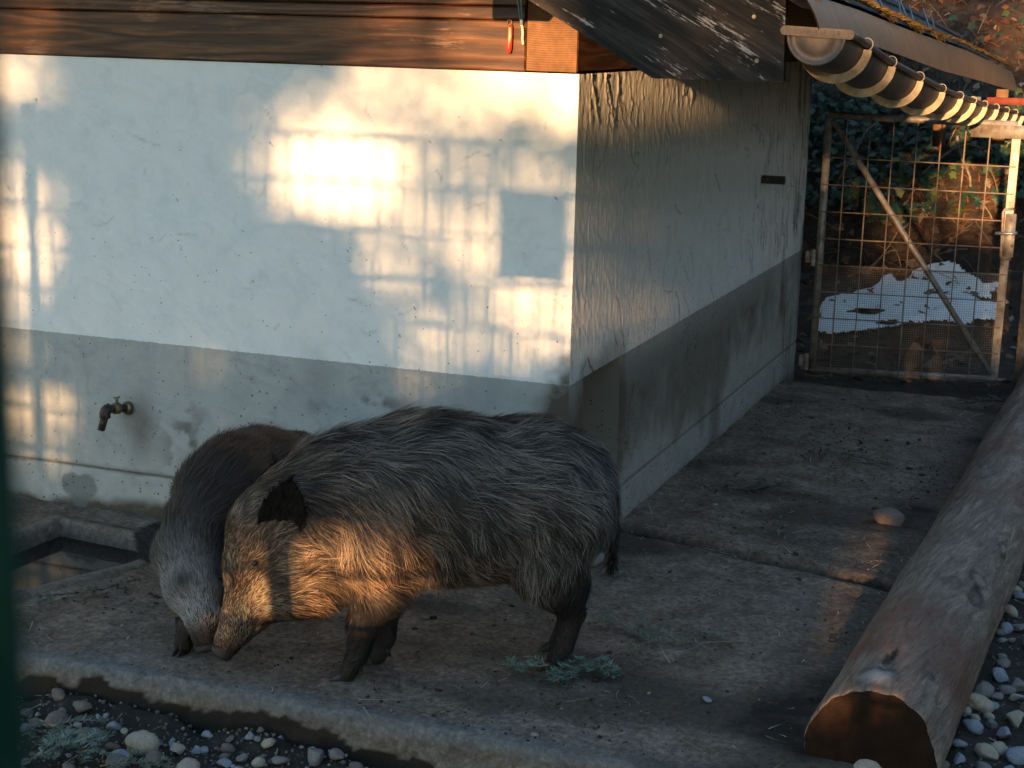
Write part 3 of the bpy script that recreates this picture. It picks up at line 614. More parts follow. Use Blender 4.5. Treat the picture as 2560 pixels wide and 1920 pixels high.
# ================================================================== tap and tools
def P2(px, py, yoff): return P(px, py, y=-yoff)
T0 = P(322, 1020, y=0); tap = thing('water_tap', T0, 'dark corroded water pipe tap bent downwards, fixed low on the white wall', 'tap')
a0 = T0; e0 = P(262, 1022, y=-.10)
ell = [a0 + (e0 - a0) * k for k in (0, .35, .7, .9)]
part('pipe', *tube(ell, .0155, 12), 'pipe', tap, True)
part('wall_flange', *tube([a0, a0 + (e0 - a0) * .14], [.028, .024], 14), 'brass', tap, True)
part('collar', *tube([a0 + (e0 - a0) * k for k in (.38, .40, .62, .64)], [.017, .022, .022, .017], 12), 'brass', tap, True)
vv_ = a0 + (e0 - a0) * .5; part('valve_stem', *join(tube([vv_, vv_ + np.array([0, 0, .045])], .006, 8), tube([vv_ + np.array([-.012, 0, .04]), vv_ + np.array([.014, 0, .046])], .004, 6)), 'brass', tap, True)
bend = [e0 + (a0 - e0) * .12] + [e0 + (a0 - e0) / np.linalg.norm(a0 - e0) * .022 * (1 - math.sin(k)) + np.array([0, 0, -.022 * (1 - math.cos(k))]) for k in np.linspace(.2, 1.57, 6)]
bend += [e0 + np.array([0, 0, -.035])]
part('elbow', *tube(bend, .021, 12), 'pipe', tap, True)
e1 = P(253, 1074, y=-.10); part('spout', *tube([e0 + np.array([0, 0, -.03]), e1], .0145, 12), 'pipe', tap, True)

k0 = P(1275, 95, y=-.03); kn = thing('folding_knife', k0, 'red-handled tool with a pale inlay hanging from the brown beam', 'tool')
hp = [P(a, b_, y=-.03) for a, b_ in ((1272, 133), (1272, 122), (1274, 105), (1276, 85), (1277, 62))]
V_, F_ = tube(hp, [.0065, .0105, .0095, .0075, .006], 12); part('handle', V_, F_, 'red', kn, True)
hp2 = [P(a, b_, y=-.036) for a, b_ in ((1273, 108), (1275, 92), (1275, 68))]; part('inlay', *tube(hp2, [.0045, .0055, .005], 10), 'redl', kn, True)
part('ring', *tube([P(1274 + 6 * math.cos(a), 56 + 6 * math.sin(a), y=-.026) for a in np.linspace(0, 2 * math.pi, 13)[:-1]], .0018, 6, closed=True), 'brass', kn, True)
h0 = P(1305, 50, y=-.05); hk = thing('hanging_strap', h0, 'blue-grey forked strap ending in a pale twisted cord, hanging over the beam', 'strap')
for s_ in (-1, 1): part('strap', *tube([P(1298 + s_ * 5, -25, y=-.05), P(1300 + s_ * 4, 10, y=-.045), P(1303 + s_ * 2.4, 40, y=-.04), P(1304 + s_, 62, y=-.034)], .0035, 6), 'blue', hk, True)
cp = [P(a, b_, y=-.03) for a, b_ in ((1303, 55), (1306, 70), (1307, 85), (1306, 97), (1308, 112))]
cpi = np.array([[np.interp(k, np.linspace(0, 1, 5), [c[i] for c in cp]) for i in range(3)] for k in np.linspace(0, 1, 40)]); part('cord', *tube(cpi, .0045 + .0011 * np.sin(np.arange(40) * 1.6), 8), 'coil', hk, True)

# ================================================================== gate
GY = 3.86
def G(px, py, dy=0.): return P(px, py, y=GY + dy)
gate = thing('wire_gate', G(2028, 935), 'rusty galvanised gate of welded wire mesh with diagonal brace beyond the plastered wall', 'gate')
TL, TR, BL, BR = G(2073, 288), G(2545, 312), G(2030, 925), G(2484, 950)
part('frame_post', *tube([TL, BL], .021, 12), 'galv', gate, True)
part('frame_top', *tube([TL, TR], .019, 12), 'galv', gate, True)
part('frame_bottom', *tube([BL, BR], .021, 12), 'galv', gate, True)
d_ = (BR - TR); w_ = np.array([.021, 0, 0]); 
V_ = np.concatenate([[TR + s * w_ + np.array([0, q, 0]), BR + s * w_ + np.array([0, q, 0])] for s in (-1, 1) for q in (-.014, .014)]); part('frame_post', V_, [(0, 1, 5, 4), (2, 6, 7, 3), (0, 2, 3, 1), (4, 5, 7, 6), (0, 4, 6, 2), (1, 3, 7, 5)], 'galv', gate)
part('brace', *tube([G(2082, 300, -.01), G(2478, 935, -.01)], .0165, 10), 'galv', gate, True)
lerp = lambda a, b_, k: a + (b_ - a) * k
for i in range(1, 8):
    k = i * .1265 - .02; part('mesh_rod', *tube([lerp(TL, TR, k) + np.array([0, -.024, .0]), lerp(BL, BR, k) + np.array([0, -.024, -.02])], .0035, 6), 'wire', gate)
for i in range(9):
    k = .995 - i * .1045; part('mesh_rod', *tube([lerp(TL, BL, k) + np.array([-.012, -.029, 0]), lerp(TR, BR, k) + np.array([.012, -.029, 0])], .0033, 6), 'wire', gate)
fm = []
for k in np.linspace(.012, .985, 80): fm.append(tube([lerp(lerp(TL, BL, .575), lerp(TR, BR, .575), k) + np.array([0, -.02, 0]), lerp(BL, BR, k) + np.array([0, -.02, 0])], .0009, 3, False))
for k in np.linspace(.575, .985, 46):
    a_, b2 = lerp(TL, BL, k), lerp(TR, BR, k); fm.append(tube([lerp(a_, b2, q) + np.array([0, -.02, -.012 * math.sin(q * 9.5) * max(0, (k - .85) / .15)]) for q in np.linspace(0, 1, 9)], .0009, 3, False))
o = part('fine_mesh', *join(*fm), 'wire', gate); o['kind'] = 'stuff'
lk = G(2528, 590); d2_ = (BR - TR) / np.linalg.norm(BR - TR)
lb = part('lock_case', *box(lk[0] - .035, lk[0] + .02, GY - .035, GY - .016, lk[2] - .11, lk[2] + .12), 'galv', gate)
part('keyhole', *tube([G(2530, 615, -.037), G(2530, 615, -.034)], .009, 10), 'pipe', lb)
part('handle', *tube([G(2540, 582, -.03), G(2538, 583, -.075), G(2530, 584, -.08), G(2488, 583, -.08)], .009, 10), 'steel', lb, True)
part('pull_bar', *tube([G(2534, 522, -.02), G(2512, 524, -.05), G(2508, 530, -.06), G(2502, 640, -.06), G(2506, 647, -.05), G(2526, 648, -.02)], .0075, 8), 'galv', gate, True)
for py in (640, 905):
    hx = lerp(TL, BL, (py - 288) / 640.); part('hinge', *join(box(hx[0] - .075, hx[0] - .02, GY - .02, GY + .02, hx[2] - .03, hx[2] + .03), tube([hx + np.array([-.03, -.03, -.045]), hx + np.array([-.03, -.03, .045])], .014, 10)), 'galv', gate)
gf = thing('gate_frame', (1.22, GY, -.05), 'square steel gate post and lintel beside the wire gate', 'post')
q = G(2495, 328); part('lintel', *box(q[0] - .135, q[0] + .5, GY - .03, GY + .03, q[2] - .034, q[2] + .034), 'galv', gf)
q0, q1 = G(2556, 345), G(2535, 960); part('post', *box(q1[0] + .0, q1[0] + .07, GY - .035, GY + .035, -.1, q0[2] - .02), 'galv', gf)
q = G(2436, 300); part('support_post', *box(q[0] - .022, q[0] + .022, GY + .0, GY + .05, q[2] - .07, q[2] + .12), 'galv', gf)

# ================================================================== log
LA, LB = np.array([1.25, -1.10, .03]), np.array([1.475, 4.6, .10]); LR = .178
nl, nr_ = 380, 120; tt = np.linspace(0, 1, nl) ** 1.45; aa = np.linspace(0, 2 * math.pi, nr_, endpoint=False)
ax_ = (LB - LA); Ln = np.linalg.norm(ax_); ax_ /= Ln; e1_ = np.cross(ax_, [0, 0, 1]); e1_ /= np.linalg.norm(e1_); e2_ = np.cross(e1_, ax_)
T_, A_ = np.meshgrid(tt * Ln, aa, indexing='ij')
rad = LR * (1 - .035 * T_ / Ln) + .016 * fbm(T_ * 1.2, np.cos(A_) * 2, np.sin(A_) * 2, 101) + .005 * fbm(T_ * 4, np.cos(A_) * 6, np.sin(A_) * 8, 102)
darkL = np.zeros(T_.shape); paleL = np.zeros(T_.shape)
def knot(px, py, amp, s1, s2, dk, pl=0.):
    global rad, darkL, paleL
    # find the log surface point seen at this pixel
    d = ray(px, py); best = None
    o = CAM - LA; dp = d - ax_ * np.dot(d, ax_); op = o - ax_ * np.dot(o, ax_); a, b_, c_ = np.dot(dp, dp), 2 * np.dot(dp, op), np.dot(op, op) - LR ** 2
    disc = max(b_ * b_ - 4 * a * c_, 0.); q = CAM + d * ((-b_ - math.sqrt(disc)) / (2 * a)); tq = np.dot(q - LA, ax_); w_ = q - LA - ax_ * tq; aq = math.atan2(np.dot(w_, e2_), np.dot(w_, e1_))
    da = (A_ - aq + math.pi) % (2 * math.pi) - math.pi; g_ = np.exp(-((T_ - tq) / s1) ** 2 - (da * LR / s2) ** 2)
    rad = rad + amp * g_; darkL = darkL + (dk * .9 * np.exp(-((np.sqrt(((T_ - tq) / s1) ** 2 + (da * LR / s2) ** 2)) / .8) ** 2) if amp < 0 else 0.); rg = np.sqrt(((T_ - tq) / s1) ** 2 + (da * LR / s2) ** 2); darkL = darkL + dk * np.exp(-((rg - 1.0) / .3) ** 2); paleL = paleL + pl * np.exp(-(rg / .7) ** 2)
knot(2192, 1692, .013, .075, .055, .45, .55); knot(2222, 1645, -.012, .08, .016, .9); knot(2445, 1450, .012, .05, .03, .6, .2); knot(2440, 1490, -.014, .06, .03, .5)
knot(2380, 1455, -.004, .05, .03, .3); knot(2508, 1375, .014, .05, .02, .7, .25); knot(2340, 1330, .006, .05, .03, .2); knot(2460, 1180, .008, .06, .04, .35); knot(2325, 1690, -.004, .02, .015, .5); knot(2250, 1400, -.004, .06, .01, .4); knot(2400, 1230, -.004, .09, .012, .4)
for px, py in ((2222, 1662), (2226, 1640), (2230, 1625)):
    knot(px, py, -.008, .03, .012, 0.); darkL = darkL + 0.
darkL2 = 1.5 * darkL * smooth(-.25, .2, fbm(T_ * 14, np.cos(A_) * 6, np.sin(A_) * 6, 103) + .12)
for _ in range(34):                                    # drying checks along the grain
    t0, a0_, l_ = rng.uniform(0, Ln * .8), rng.uniform(.2, 2.9), rng.uniform(.05, .3); da = (A_ - a0_ - .12 * np.sin((T_ - t0) * 11 + a0_ * 9) - .5 * (T_ - t0) + math.pi) % (2 * math.pi) - math.pi
    g_ = smooth(1, .7, np.abs(T_ - t0) / l_) * np.exp(-(da * LR / .0042) ** 2); darkL2 += .5 * g_ * smooth(-.3, .2, fbm(T_ * 20, A_ * 6, 0, 104)); rad -= .002 * g_
endk = np.exp(-T_ / .012); rad = rad - .006 * endk
Vl = LA + T_[..., None] * ax_ + rad[..., None] * (np.cos(A_)[..., None] * e1_ + np.sin(A_)[..., None] * e2_)
Vl[..., 1] += .03 * (np.sin(A_) * .8) * np.exp(-T_ / .05)
ii = np.arange(nl * nr_).reshape(nl, nr_); Fl = np.stack([ii[:-1], np.roll(ii, -1, 1)[:-1], np.roll(ii, -1, 1)[1:], ii[1:]], -1).reshape(-1, 4)
log = thing('log', (1.25, -1.07, -.05), 'thick debarked grey log with knots lying along the edge of the slab', 'log')
part('trunk', Vl.reshape(-1, 3), Fl, 'log', log, True, dict(dark=np.clip(darkL2, 0, 1).ravel(), pale=np.clip(paleL, 0, 1).ravel()))
ends = []
for k in (1., .97, .8, .6, .4, .2, .01): 
    ce = Vl[0].mean(0); r_ = ce + (Vl[0] - ce) * k; r_[:, 1] -= .004 * (k < .98) ; ends.append(r_)
ends = np.array(ends); n7 = len(ends); ii = np.arange(n7 * nr_).reshape(n7, nr_); Fe = np.stack([ii[:-1], ii[1:], np.roll(ii, -1, 1)[1:], np.roll(ii, -1, 1)[:-1]], -1).reshape(-1, 4)
part('sawn_end', ends.reshape(-1, 3), Fe, 'logend', log, False)

# ================================================================== stones
def ico(sub=3):
    import bmesh
    bm = bmesh.new(); bmesh.ops.create_icosphere(bm, subdivisions=sub, radius=1.); V_ = np.array([v.co[:] for v in bm.verts]); F_ = np.array([[v.index for v in f.verts] for f in bm.faces]); bm.free(); return V_, F_
IV, IF = ico(3)
def stone_mesh(seed, angular):
    r = np.random.default_rng(seed); V_ = IV.copy()
    if angular:
        n_ = r.normal(size=(11, 3)); n_ /= np.linalg.norm(n_, axis=1)[:, None]; dd = r.uniform(.48, .85, 11)
        for a, b_ in zip(n_, dd):
            h = V_ @ a; V_ -= np.clip(h - b_, 0, None)[:, None] * a
    s_ = np.array([1., r.uniform(.62, .92), r.uniform(.5, .75)])
    V_ = V_ * (1 + (.38 if not angular else .2) * fbm(V_[:, 0] * 1.4 + seed, V_[:, 1] * 1.4, V_[:, 2] * 1.4, seed, 3)[:, None] + .06 * fbm(V_[:, 0] * 5, V_[:, 1] * 5, V_[:, 2] * 5, seed)[:, None])
    return V_ * s_
SM = {}
for mk, ang in (('st_blue', 1), ('st_grey', 0), ('st_beige', 0), ('st_brown', 1), ('st_grey', 1), ('st_blue', 0), ('st_brown', 0), ('st_beige', 1)):
    for q in range(4): SM.setdefault((mk, ang), []).append(mesh('stone_shape', stone_mesh(hash((mk, ang)) % 97 * 0 + len(SM) * 10 + q + 200, ang), IF, mk, True))
CN = {'st_blue': 'blue-grey', 'st_grey': 'dull grey', 'st_beige': 'beige', 'st_brown': 'brownish'}
placed = []
def stone(x, y, r, mk, ang, where, group, z=None, label=None, flat=1., sink=.35):
    z = float(terrain(x, y)) if z is None else z
    me = random.choice(SM[(mk, ang)]); o = bpy.data.objects.new('stone', me); C.objects.link(o)
    o.scale = (r, r, r * flat); o.location = (x, y, z + r * .62 * flat * (1 - sink)); o.rotation_euler = (random.uniform(-.3, .3), random.uniform(-.3, .3), random.uniform(0, 6.28))
    tag(o, label or f"{'angular' if ang else 'rounded'} {CN[mk]} stone {where}", 'stone', group); placed.append((x, y, r)); return o
WF, GFr = 'in the dark soil before the slab edge', 'stones in the soil before the slab'
WR, GRi = 'on the ground along the far side of the log', 'stones beside the log'
def sp(px, py, rpx, mk, ang, where, group, label=None, flat=1., z0=-.11):
    q = P(px, py, z=z0); r = rpx * np.linalg.norm(q - CAM) / FPX; return stone(q[0], q[1], r, mk, ang, where, group, None, label, flat)
sp(357, 1862, 42, 'st_beige', 0, WF, GFr, 'largest pale beige boulder in the dark soil before the slab edge', 1.15)
for a in [(207, 1775, 34, 'st_brown', 1), (140, 1795, 34, 'st_brown', 0), (146, 1750, 24, 'st_brown', 0), (192, 1800, 17, 'st_beige', 1), (156, 1770, 12, 'st_grey', 0), (235, 1850, 14, 'st_blue', 1), (445, 1868, 33, 'st_beige', 1), (520, 1830, 21, 'st_blue', 1), (310, 1816, 14, 'st_beige', 1),
          (690, 1820, 19, 'st_blue', 1), (490, 1863, 16, 'st_blue', 1), (510, 1862, 13, 'st_blue', 0), (430, 1850, 16, 'st_blue', 1), (569, 1862, 20, 'st_brown', 0), (558, 1897, 26, 'st_blue', 1), (604, 1888, 22, 'st_grey', 1), (672, 1865, 20, 'st_beige', 0), (648, 1898, 21, 'st_beige', 0), (700, 1895, 23, 'st_grey', 0),
          (760, 1850, 13, 'st_grey', 0), (780, 1864, 12, 'st_blue', 0), (785, 1890, 36, 'st_grey', 1), (840, 1890, 22, 'st_grey', 0), (835, 1848, 16, 'st_blue', 1), (624, 1851, 13, 'st_blue', 0), (645, 1855, 11, 'st_grey', 0), (890, 1902, 20, 'st_brown', 0), (945, 1890, 28, 'st_blue', 1), (1030, 1915, 30, 'st_beige', 0),
          (290, 1900, 30, 'st_grey', 0), (380, 1900, 34, 'st_brown', 1), (470, 1912, 34, 'st_beige', 0), (420, 1912, 22, 'st_brown', 1), (700, 1850, 10, 'st_blue', 1), (600, 1918, 24, 'st_blue', 1), (530, 1912, 14, 'st_blue', 1), (1180, 1912, 14, 'st_grey', 1), (650, 1842, 14, 'st_brown', 1), (575, 1848, 15, 'st_brown', 1), (740, 1842, 12, 'st_blue', 1), (245, 1786, 11, 'st_blue', 1), (282, 1856, 20, 'st_brown', 1), (265, 1786, 9, 'st_blue', 0), (355, 1752, 12, 'st_brown', 0), (385, 1780, 14, 'st_brown', 1)]:
    sp(a[0], a[1], a[2] * .92, a[3], a[4], WF, GFr)
q = P(2185, 1925, z=-.02); stone(q[0], q[1], .082, 'st_beige', 0, WR, GRi, -.06, 'broad flat pale stone against the sawn log end', .75, .0)
for a in [(2450, 1752, 36, 'st_beige', 0), (2436, 1803, 27, 'st_blue', 0), (2464, 1866, 38, 'st_beige', 1), (2538, 1785, 38, 'st_beige', 1), (2527, 1521, 24, 'st_beige', 0), (2502, 1676, 32, 'st_blue', 1), (2461, 1718, 30, 'st_grey', 0), (2545, 1875, 36, 'st_blue', 0), (2500, 1855, 28, 'st_beige', 0), (2510, 1820, 34, 'st_blue', 1), (2400, 1850, 20, 'st_blue', 0), (2418, 1770, 16, 'st_beige', 0),
          (2548, 1560, 26, 'st_grey', 1), (2517, 1562, 22, 'st_blue', 0), (2500, 1572, 16, 'st_grey', 0), (2530, 1590, 16, 'st_grey', 1), (2507, 1590, 14, 'st_blue', 0), (2503, 1630, 17, 'st_grey', 1), (2508, 1647, 20, 'st_grey', 0), (2545, 1700, 30, 'st_grey', 1), (2520, 1710, 22, 'st_grey', 0), (2495, 1725, 18, 'st_grey', 1), (2545, 1730, 24, 'st_beige', 1), (2480, 1750, 18, 'st_blue', 0), (2540, 1465, 18, 'st_beige', 0), (2552, 1478, 20, 'st_blue', 0), (2556, 1450, 14, 'st_grey', 0), (2440, 1780, 14, 'st_beige', 0), (2400, 1890, 26, 'st_blue', 1), (2530, 1910, 22, 'st_blue', 1), (2460, 1905, 22, 'st_grey', 0), (2350, 1905, 24, 'st_brown', 0), (2480, 1795, 20, 'st_grey', 1), (2475, 1775, 16, 'st_beige', 0)]:
    sp(a[0], a[1], a[2] * .95, a[3], a[4], WR, GRi, None, .9, -.05)
kinds = list(SM)
def scatter(n, x0, x1, y0, y1, r0, r1, where, group, cond):
    c = 0
    for _ in range(n * 30):
        if c >= n: break
        x, y = rng.uniform(x0, x1), rng.uniform(y0, y1); r = r0 * (r1 / r0) ** (rng.random() ** 1.7)
        if not cond(x, y) or any((x - a) ** 2 + (y - b_) ** 2 < (.75 * (r + r2)) ** 2 for a, b_, r2 in placed): continue
        mk, ang = kinds[rng.choice(len(kinds), p=np.array([3, 3, 2, 2, 2, 2, 2, 1]) / 17.)]; stone(x, y, r, mk, ang, where, group); c += 1
scatter(215, -1.45, .9, -1.95, -1.45, .008, .036, WF, GFr, lambda x, y: y < -1.44 - .02 * x)
scatter(80, 1.45, 2.0, -1.4, 1.4, .014, .045, WR, GRi, lambda x, y: x > 1.47 + .04 * (y + 1))
# grit: uncountable tiny bits
gq = []; IV1, IF1 = ico(1)
n = 6500; gx_ = rng.uniform(-1.6, 1.2, n); gy_ = rng.uniform(-2.1, -1.38, n); k = n // 3; gx_[:k] = rng.uniform(1.42, 2.2, k); gy_[:k] = rng.uniform(-1.4, 2.5, k)
gr_ = rng.uniform(.002, .0085, n); V_ = (IV1[None] * (gr_[:, None, None] * rng.uniform(.6, 1.2, (n, 1, 3)))) + np.c_[gx_, gy_, terrain(gx_, gy_)][:, None, :]
gc = np.repeat(np.where(rng.random((n, 1)) < .5, np.array([[.16, .15, .14]]), np.array([[.09, .075, .06]])) * rng.uniform(.5, 1.4, (n, 1)), len(IV1), 0)
tag(part('grit', V_.reshape(-1, 3), (IF1[None] + (np.arange(n) * len(IV1))[:, None, None]).reshape(-1, 3), 'straw', None, False, dict(Col=gc)), 'fine grit and crumbs in the dark soil around the slab', 'grit', kind='stuff')
# single stones on the slab
q = P(2222, 1318, z=.0); stone(q[0], q[1], .064, 'st_brown', 0, '', 'stones on the slab', .0, 'speckled egg-shaped stone lying on the slab near the log', .95, .05)
q = P(1483, 1412, z=.0); stone(q[0], q[1], .042, 'st_grey', 0, '', 'stones on the slab', .0, 'pale grey stone on the slab behind the boar hind legs', 1.1, .1)
q = P(1768, 1752, z=.0); stone(q[0], q[1], .019, 'st_blue', 1, '', 'stones on the slab', .0, 'small pale flat chip on the front of the slab', .5, .1)

# ================================================================== litter: straw and debris (stuff)
def slabz(x, y): return -.008 * np.clip(y, 0, 6) + .022 * (y > .66 - .24 * x) + .002
n = 5200; lx_ = rng.uniform(-1.55, 1.15, n); ly_ = rng.uniform(-1.33, 3.7, n); ok = ~inpoly(lx_, ly_, offset_poly(POOL, .06)) & ~((lx_ < .03) & (ly_ > -.03)) & (lx_ < 1.06 + .045 * (ly_ + 1))
dn = .35 + .9 * smooth(-.1, .4, fbm(lx_ * 1.6, ly_ * 1.6, 0, 111)) + 1.2 * np.exp(-((ly_ - .5 + .24 * lx_) / .18) ** 2) * (lx_ > .3) + .5 * np.exp(-(lx_ / .15) ** 2) * (ly_ > .6); ok &= rng.random(n) < dn * .6
lx_, ly_ = lx_[ok], ly_[ok]; n1_ = len(lx_); rt = np.c_[lx_, ly_, slabz(lx_, ly_) + .003]
n2_ = 260; fx_ = rng.uniform(-1.5, 1.1, n2_); fy2 = rng.uniform(-1.9, -1.39, n2_); k = 60; fx_[:k] = rng.uniform(1.42, 1.9, k); fy2[:k] = rng.uniform(-1.3, 1.2, k); rt = np.concatenate([rt, np.c_[fx_, fy2, terrain(fx_, fy2) + .006]]); n = len(rt)
a_ = rng.uniform(0, 6.28, n); L_ = .014 + .085 * rng.random(n) ** 2.4; L_ = np.where(rng.random(n) < .05, rng.uniform(.09, .19, n), L_); d1 = np.c_[np.cos(a_), np.sin(a_), rng.normal(.02, .06, n)] * L_[:, None]; d2 = np.c_[rng.normal(0, .25, n), rng.normal(0, .25, n), rng.normal(0, .05, n)] * L_[:, None]
lc = np.where((rng.random(n) < .5)[:, None], np.array([.46, .38, .27]), np.array([.045, .034, .026])) * rng.uniform(.4, 1.2, (n, 1))
V_, F_, c_ = ribbons(rt, d1, d2, np.full(n, .0028), lc, lc * .9, 3, np.cross(d1, np.array([0, 0, 1.])) + rng.normal(0, .002, (n, 3)))
tag(part('straw_litter', V_, F_, 'straw', None, False, dict(Col=c_)), 'straw bits and bark crumbs strewn over the dirty slab', 'straw', kind='stuff')
# crumbs of dirt and needles lying flat
n = 13000; lx_ = rng.uniform(-1.5, 1.15, n); ly_ = rng.uniform(-1.34, 3.7, n); ok = ~inpoly(lx_, ly_, offset_poly(POOL, .06)) & ~((lx_ < .02) & (ly_ > -.02)) & (lx_ < 1.07 + .045 * (ly_ + 1)) & (rng.random(n) < .25 + .9 * smooth(-.05, .35, fbm(lx_ * 2.3, ly_ * 2.3, 0, 113)))
lx_, ly_ = lx_[ok], ly_[ok]; n = len(lx_); gr_ = rng.uniform(.001, .0036, n) * (1 + (rng.random(n) < .04) * 1.8)
V_ = (IV1[None] * (gr_[:, None, None] * rng.uniform(.4, 2.2, (n, 1, 3)) * np.array([1, 1, .5]))) + np.c_[lx_, ly_, slabz(lx_, ly_)][:, None, :]
gc = np.repeat(np.where(rng.random((n, 1)) < .68, np.array([[.032, .025, .02]]), np.array([[.15, .135, .115]])) * rng.uniform(.5, 1.4, (n, 1)), len(IV1), 0)
tag(part('dirt_crumbs', V_.reshape(-1, 3), (IF1[None] + (np.arange(n) * len(IV1))[:, None, None]).reshape(-1, 3), 'straw', None, False, dict(Col=gc)), 'dark crumbs of soil and gravel scattered on the concrete slab', 'dirt', kind='stuff')

# ================================================================== fir twigs
def fir(path, label, sub=5, nl_=.024, col=(.035, .075, .05), dens=900, tw=.0028):
    path = [np.asarray(q, float) for q in path]; loc = path[0]
    t_ = thing('fir_twig', loc, label, 'twig', 'fir twigs on the ground')
    stems = [np.array([[np.interp(k, np.linspace(0, 1, len(path)), [q[i] for q in path]) for i in range(3)] for k in np.linspace(0, 1, 14)])]
    main = stems[0]; r = np.random.default_rng(int(abs(loc[0] * 991 + loc[1] * 577) * 10))
    Lm = np.linalg.norm(main[-1] - main[0])
    for s_ in range(sub):
        k = .15 + .75 * s_ / max(sub - 1, 1); i = int(k * 13); d = main[min(i + 1, 13)] - main[max(i - 1, 0)]; d /= np.linalg.norm(d); sd = np.cross([0, 0, 1], d) * (1 if s_ % 2 else -1)
        e = d * .75 + sd * .8; L2 = Lm * r.uniform(.25, .42) * (1.1 - .5 * k); stems.append(np.array([main[i] + e * L2 * q + np.array([0, 0, .012 * math.sin(q * 3)]) for q in np.linspace(0, 1, 8)]))
    part('stem', *join(*[tube(s_, np.linspace(tw, tw * .4, len(s_)), 5) for s_ in stems]), 'twig', t_)
    rt, dd = [], []
    for s_ in stems:
        L2 = np.linalg.norm(np.diff(s_, axis=0), axis=1).sum(); m_ = int(L2 * dens * .7); k = r.uniform(.05, 1, m_) if s_ is not main else r.uniform(.25, 1, m_)
        p = np.stack([np.interp(k, np.linspace(0, 1, len(s_)), s_[:, i]) for i in range(3)], 1); d = s_[-1] - s_[0]; d /= np.linalg.norm(d); sd = np.cross([0, 0, 1], d)
        sg_ = r.choice([-1, 1], m_)[:, None]; q = d * .55 + sd * sg_ * .8 + np.array([0, 0, 1]) * r.uniform(-.1, .5, (m_, 1)) + r.normal(0, .1, (m_, 3)); rt.append(p); dd.append(q / np.linalg.norm(q, axis=1)[:, None] * nl_ * r.uniform(.7, 1.15, (m_, 1)))
    rt, dd = np.concatenate(rt), np.concatenate(dd); n = len(rt); cc = (np.array(col) * .62 + np.mean(col) * .38 * np.array([1., 1.05, .95])) * 2.1 * r.uniform(.5, 1.5, (n, 1))
    V_, F_, c_ = ribbons(rt, dd, dd * .02, np.full(n, .0046), cc * .8, cc * 1.25, 2, np.cross(dd, [0, 0, 1.]) + r.normal(0, .004, (n, 3)))
    o = part('needles', V_, F_, 'needle', t_, False, dict(Col=c_)); return t_
def S(px, py, z=.012): return P(px, py, z=z)
fir([S(1472, 1655, .02), S(1430, 1680, .03), S(1385, 1700, .02)], 'green fir twig under the hind hoof of the grizzled boar', 6, .026, (.05, .115, .085), 1000)
fir([S(1460, 1640, .03), S(1500, 1668, .03), S(1540, 1690, .015)], 'fanned green fir spray beside the boar hind hoof', 6, .026, (.05, .11, .085), 1000)
fir([S(1372, 1662, .03), S(1320, 1668, .03), S(1262, 1658, .02)], 'short green fir tip in front of the boar hind hoof', 3, .022, (.05, .12, .085), 1000)
fir([S(1860, 1602), S(1720, 1608, .02), S(1620, 1600, .02), S(1510, 1535, .02)], 'long thin fir branch trailing across the slab behind the hind hoof', 6, .024, (.045, .085, .06), 420)
fir([S(440, 1455), S(330, 1450, .02), S(240, 1478, .03), S(95, 1492, .02)], 'fir twig lying along the edge of the dark pool', 4, .022, (.03, .05, .042), 900)
fir([P(60, 1905, z=-.10), P(150, 1865, z=-.07), P(260, 1850, z=-.06)], 'bluish fir branch on the soil beside the green post', 7, .028, (.055, .105, .085), 900)
fir([P(100, 1800, z=-.10), P(170, 1830, z=-.08), P(215, 1905, z=-.08)], 'dull fir branch with drooping sprays among the stones before the slab', 6, .028, (.05, .09, .07), 800)
fir([P(250, 1915, z=-.10), P(330, 1905, z=-.09), P(420, 1915, z=-.1)], 'flat dark fir tip between stones before the slab', 4, .024, (.035, .07, .055), 800)
fir([S(1800, 1215), S(1880, 1225, .02), S(1960, 1205, .02)], 'tangled dull fir twig lying on the slab between side wall and log', 5, .02, (.03, .042, .032), 700)
fir([S(2060, 1125), S(2130, 1140, .03), S(2235, 1165, .02)], 'dark fir twig on the sunlit spot of the slab', 5, .024, (.035, .06, .04), 800)
fir([S(2540, 1010, .05), S(2480, 1000, .05), S(2400, 1010, .03)], 'bushy dark fir branch by the foot of the gate post', 7, .03, (.022, .035, .028), 800)
fir([S(1500, 1425), S(1560, 1440, .01)], 'tiny fir tip beside the pale stone under the boar tail', 2, .02, (.045, .09, .07), 800)
fir([S(2010, 935), S(2060, 945, .02), S(2110, 938, .02)], 'dry brown twig heap at the far corner of the side wall', 5, .02, (.04, .045, .03), 600)

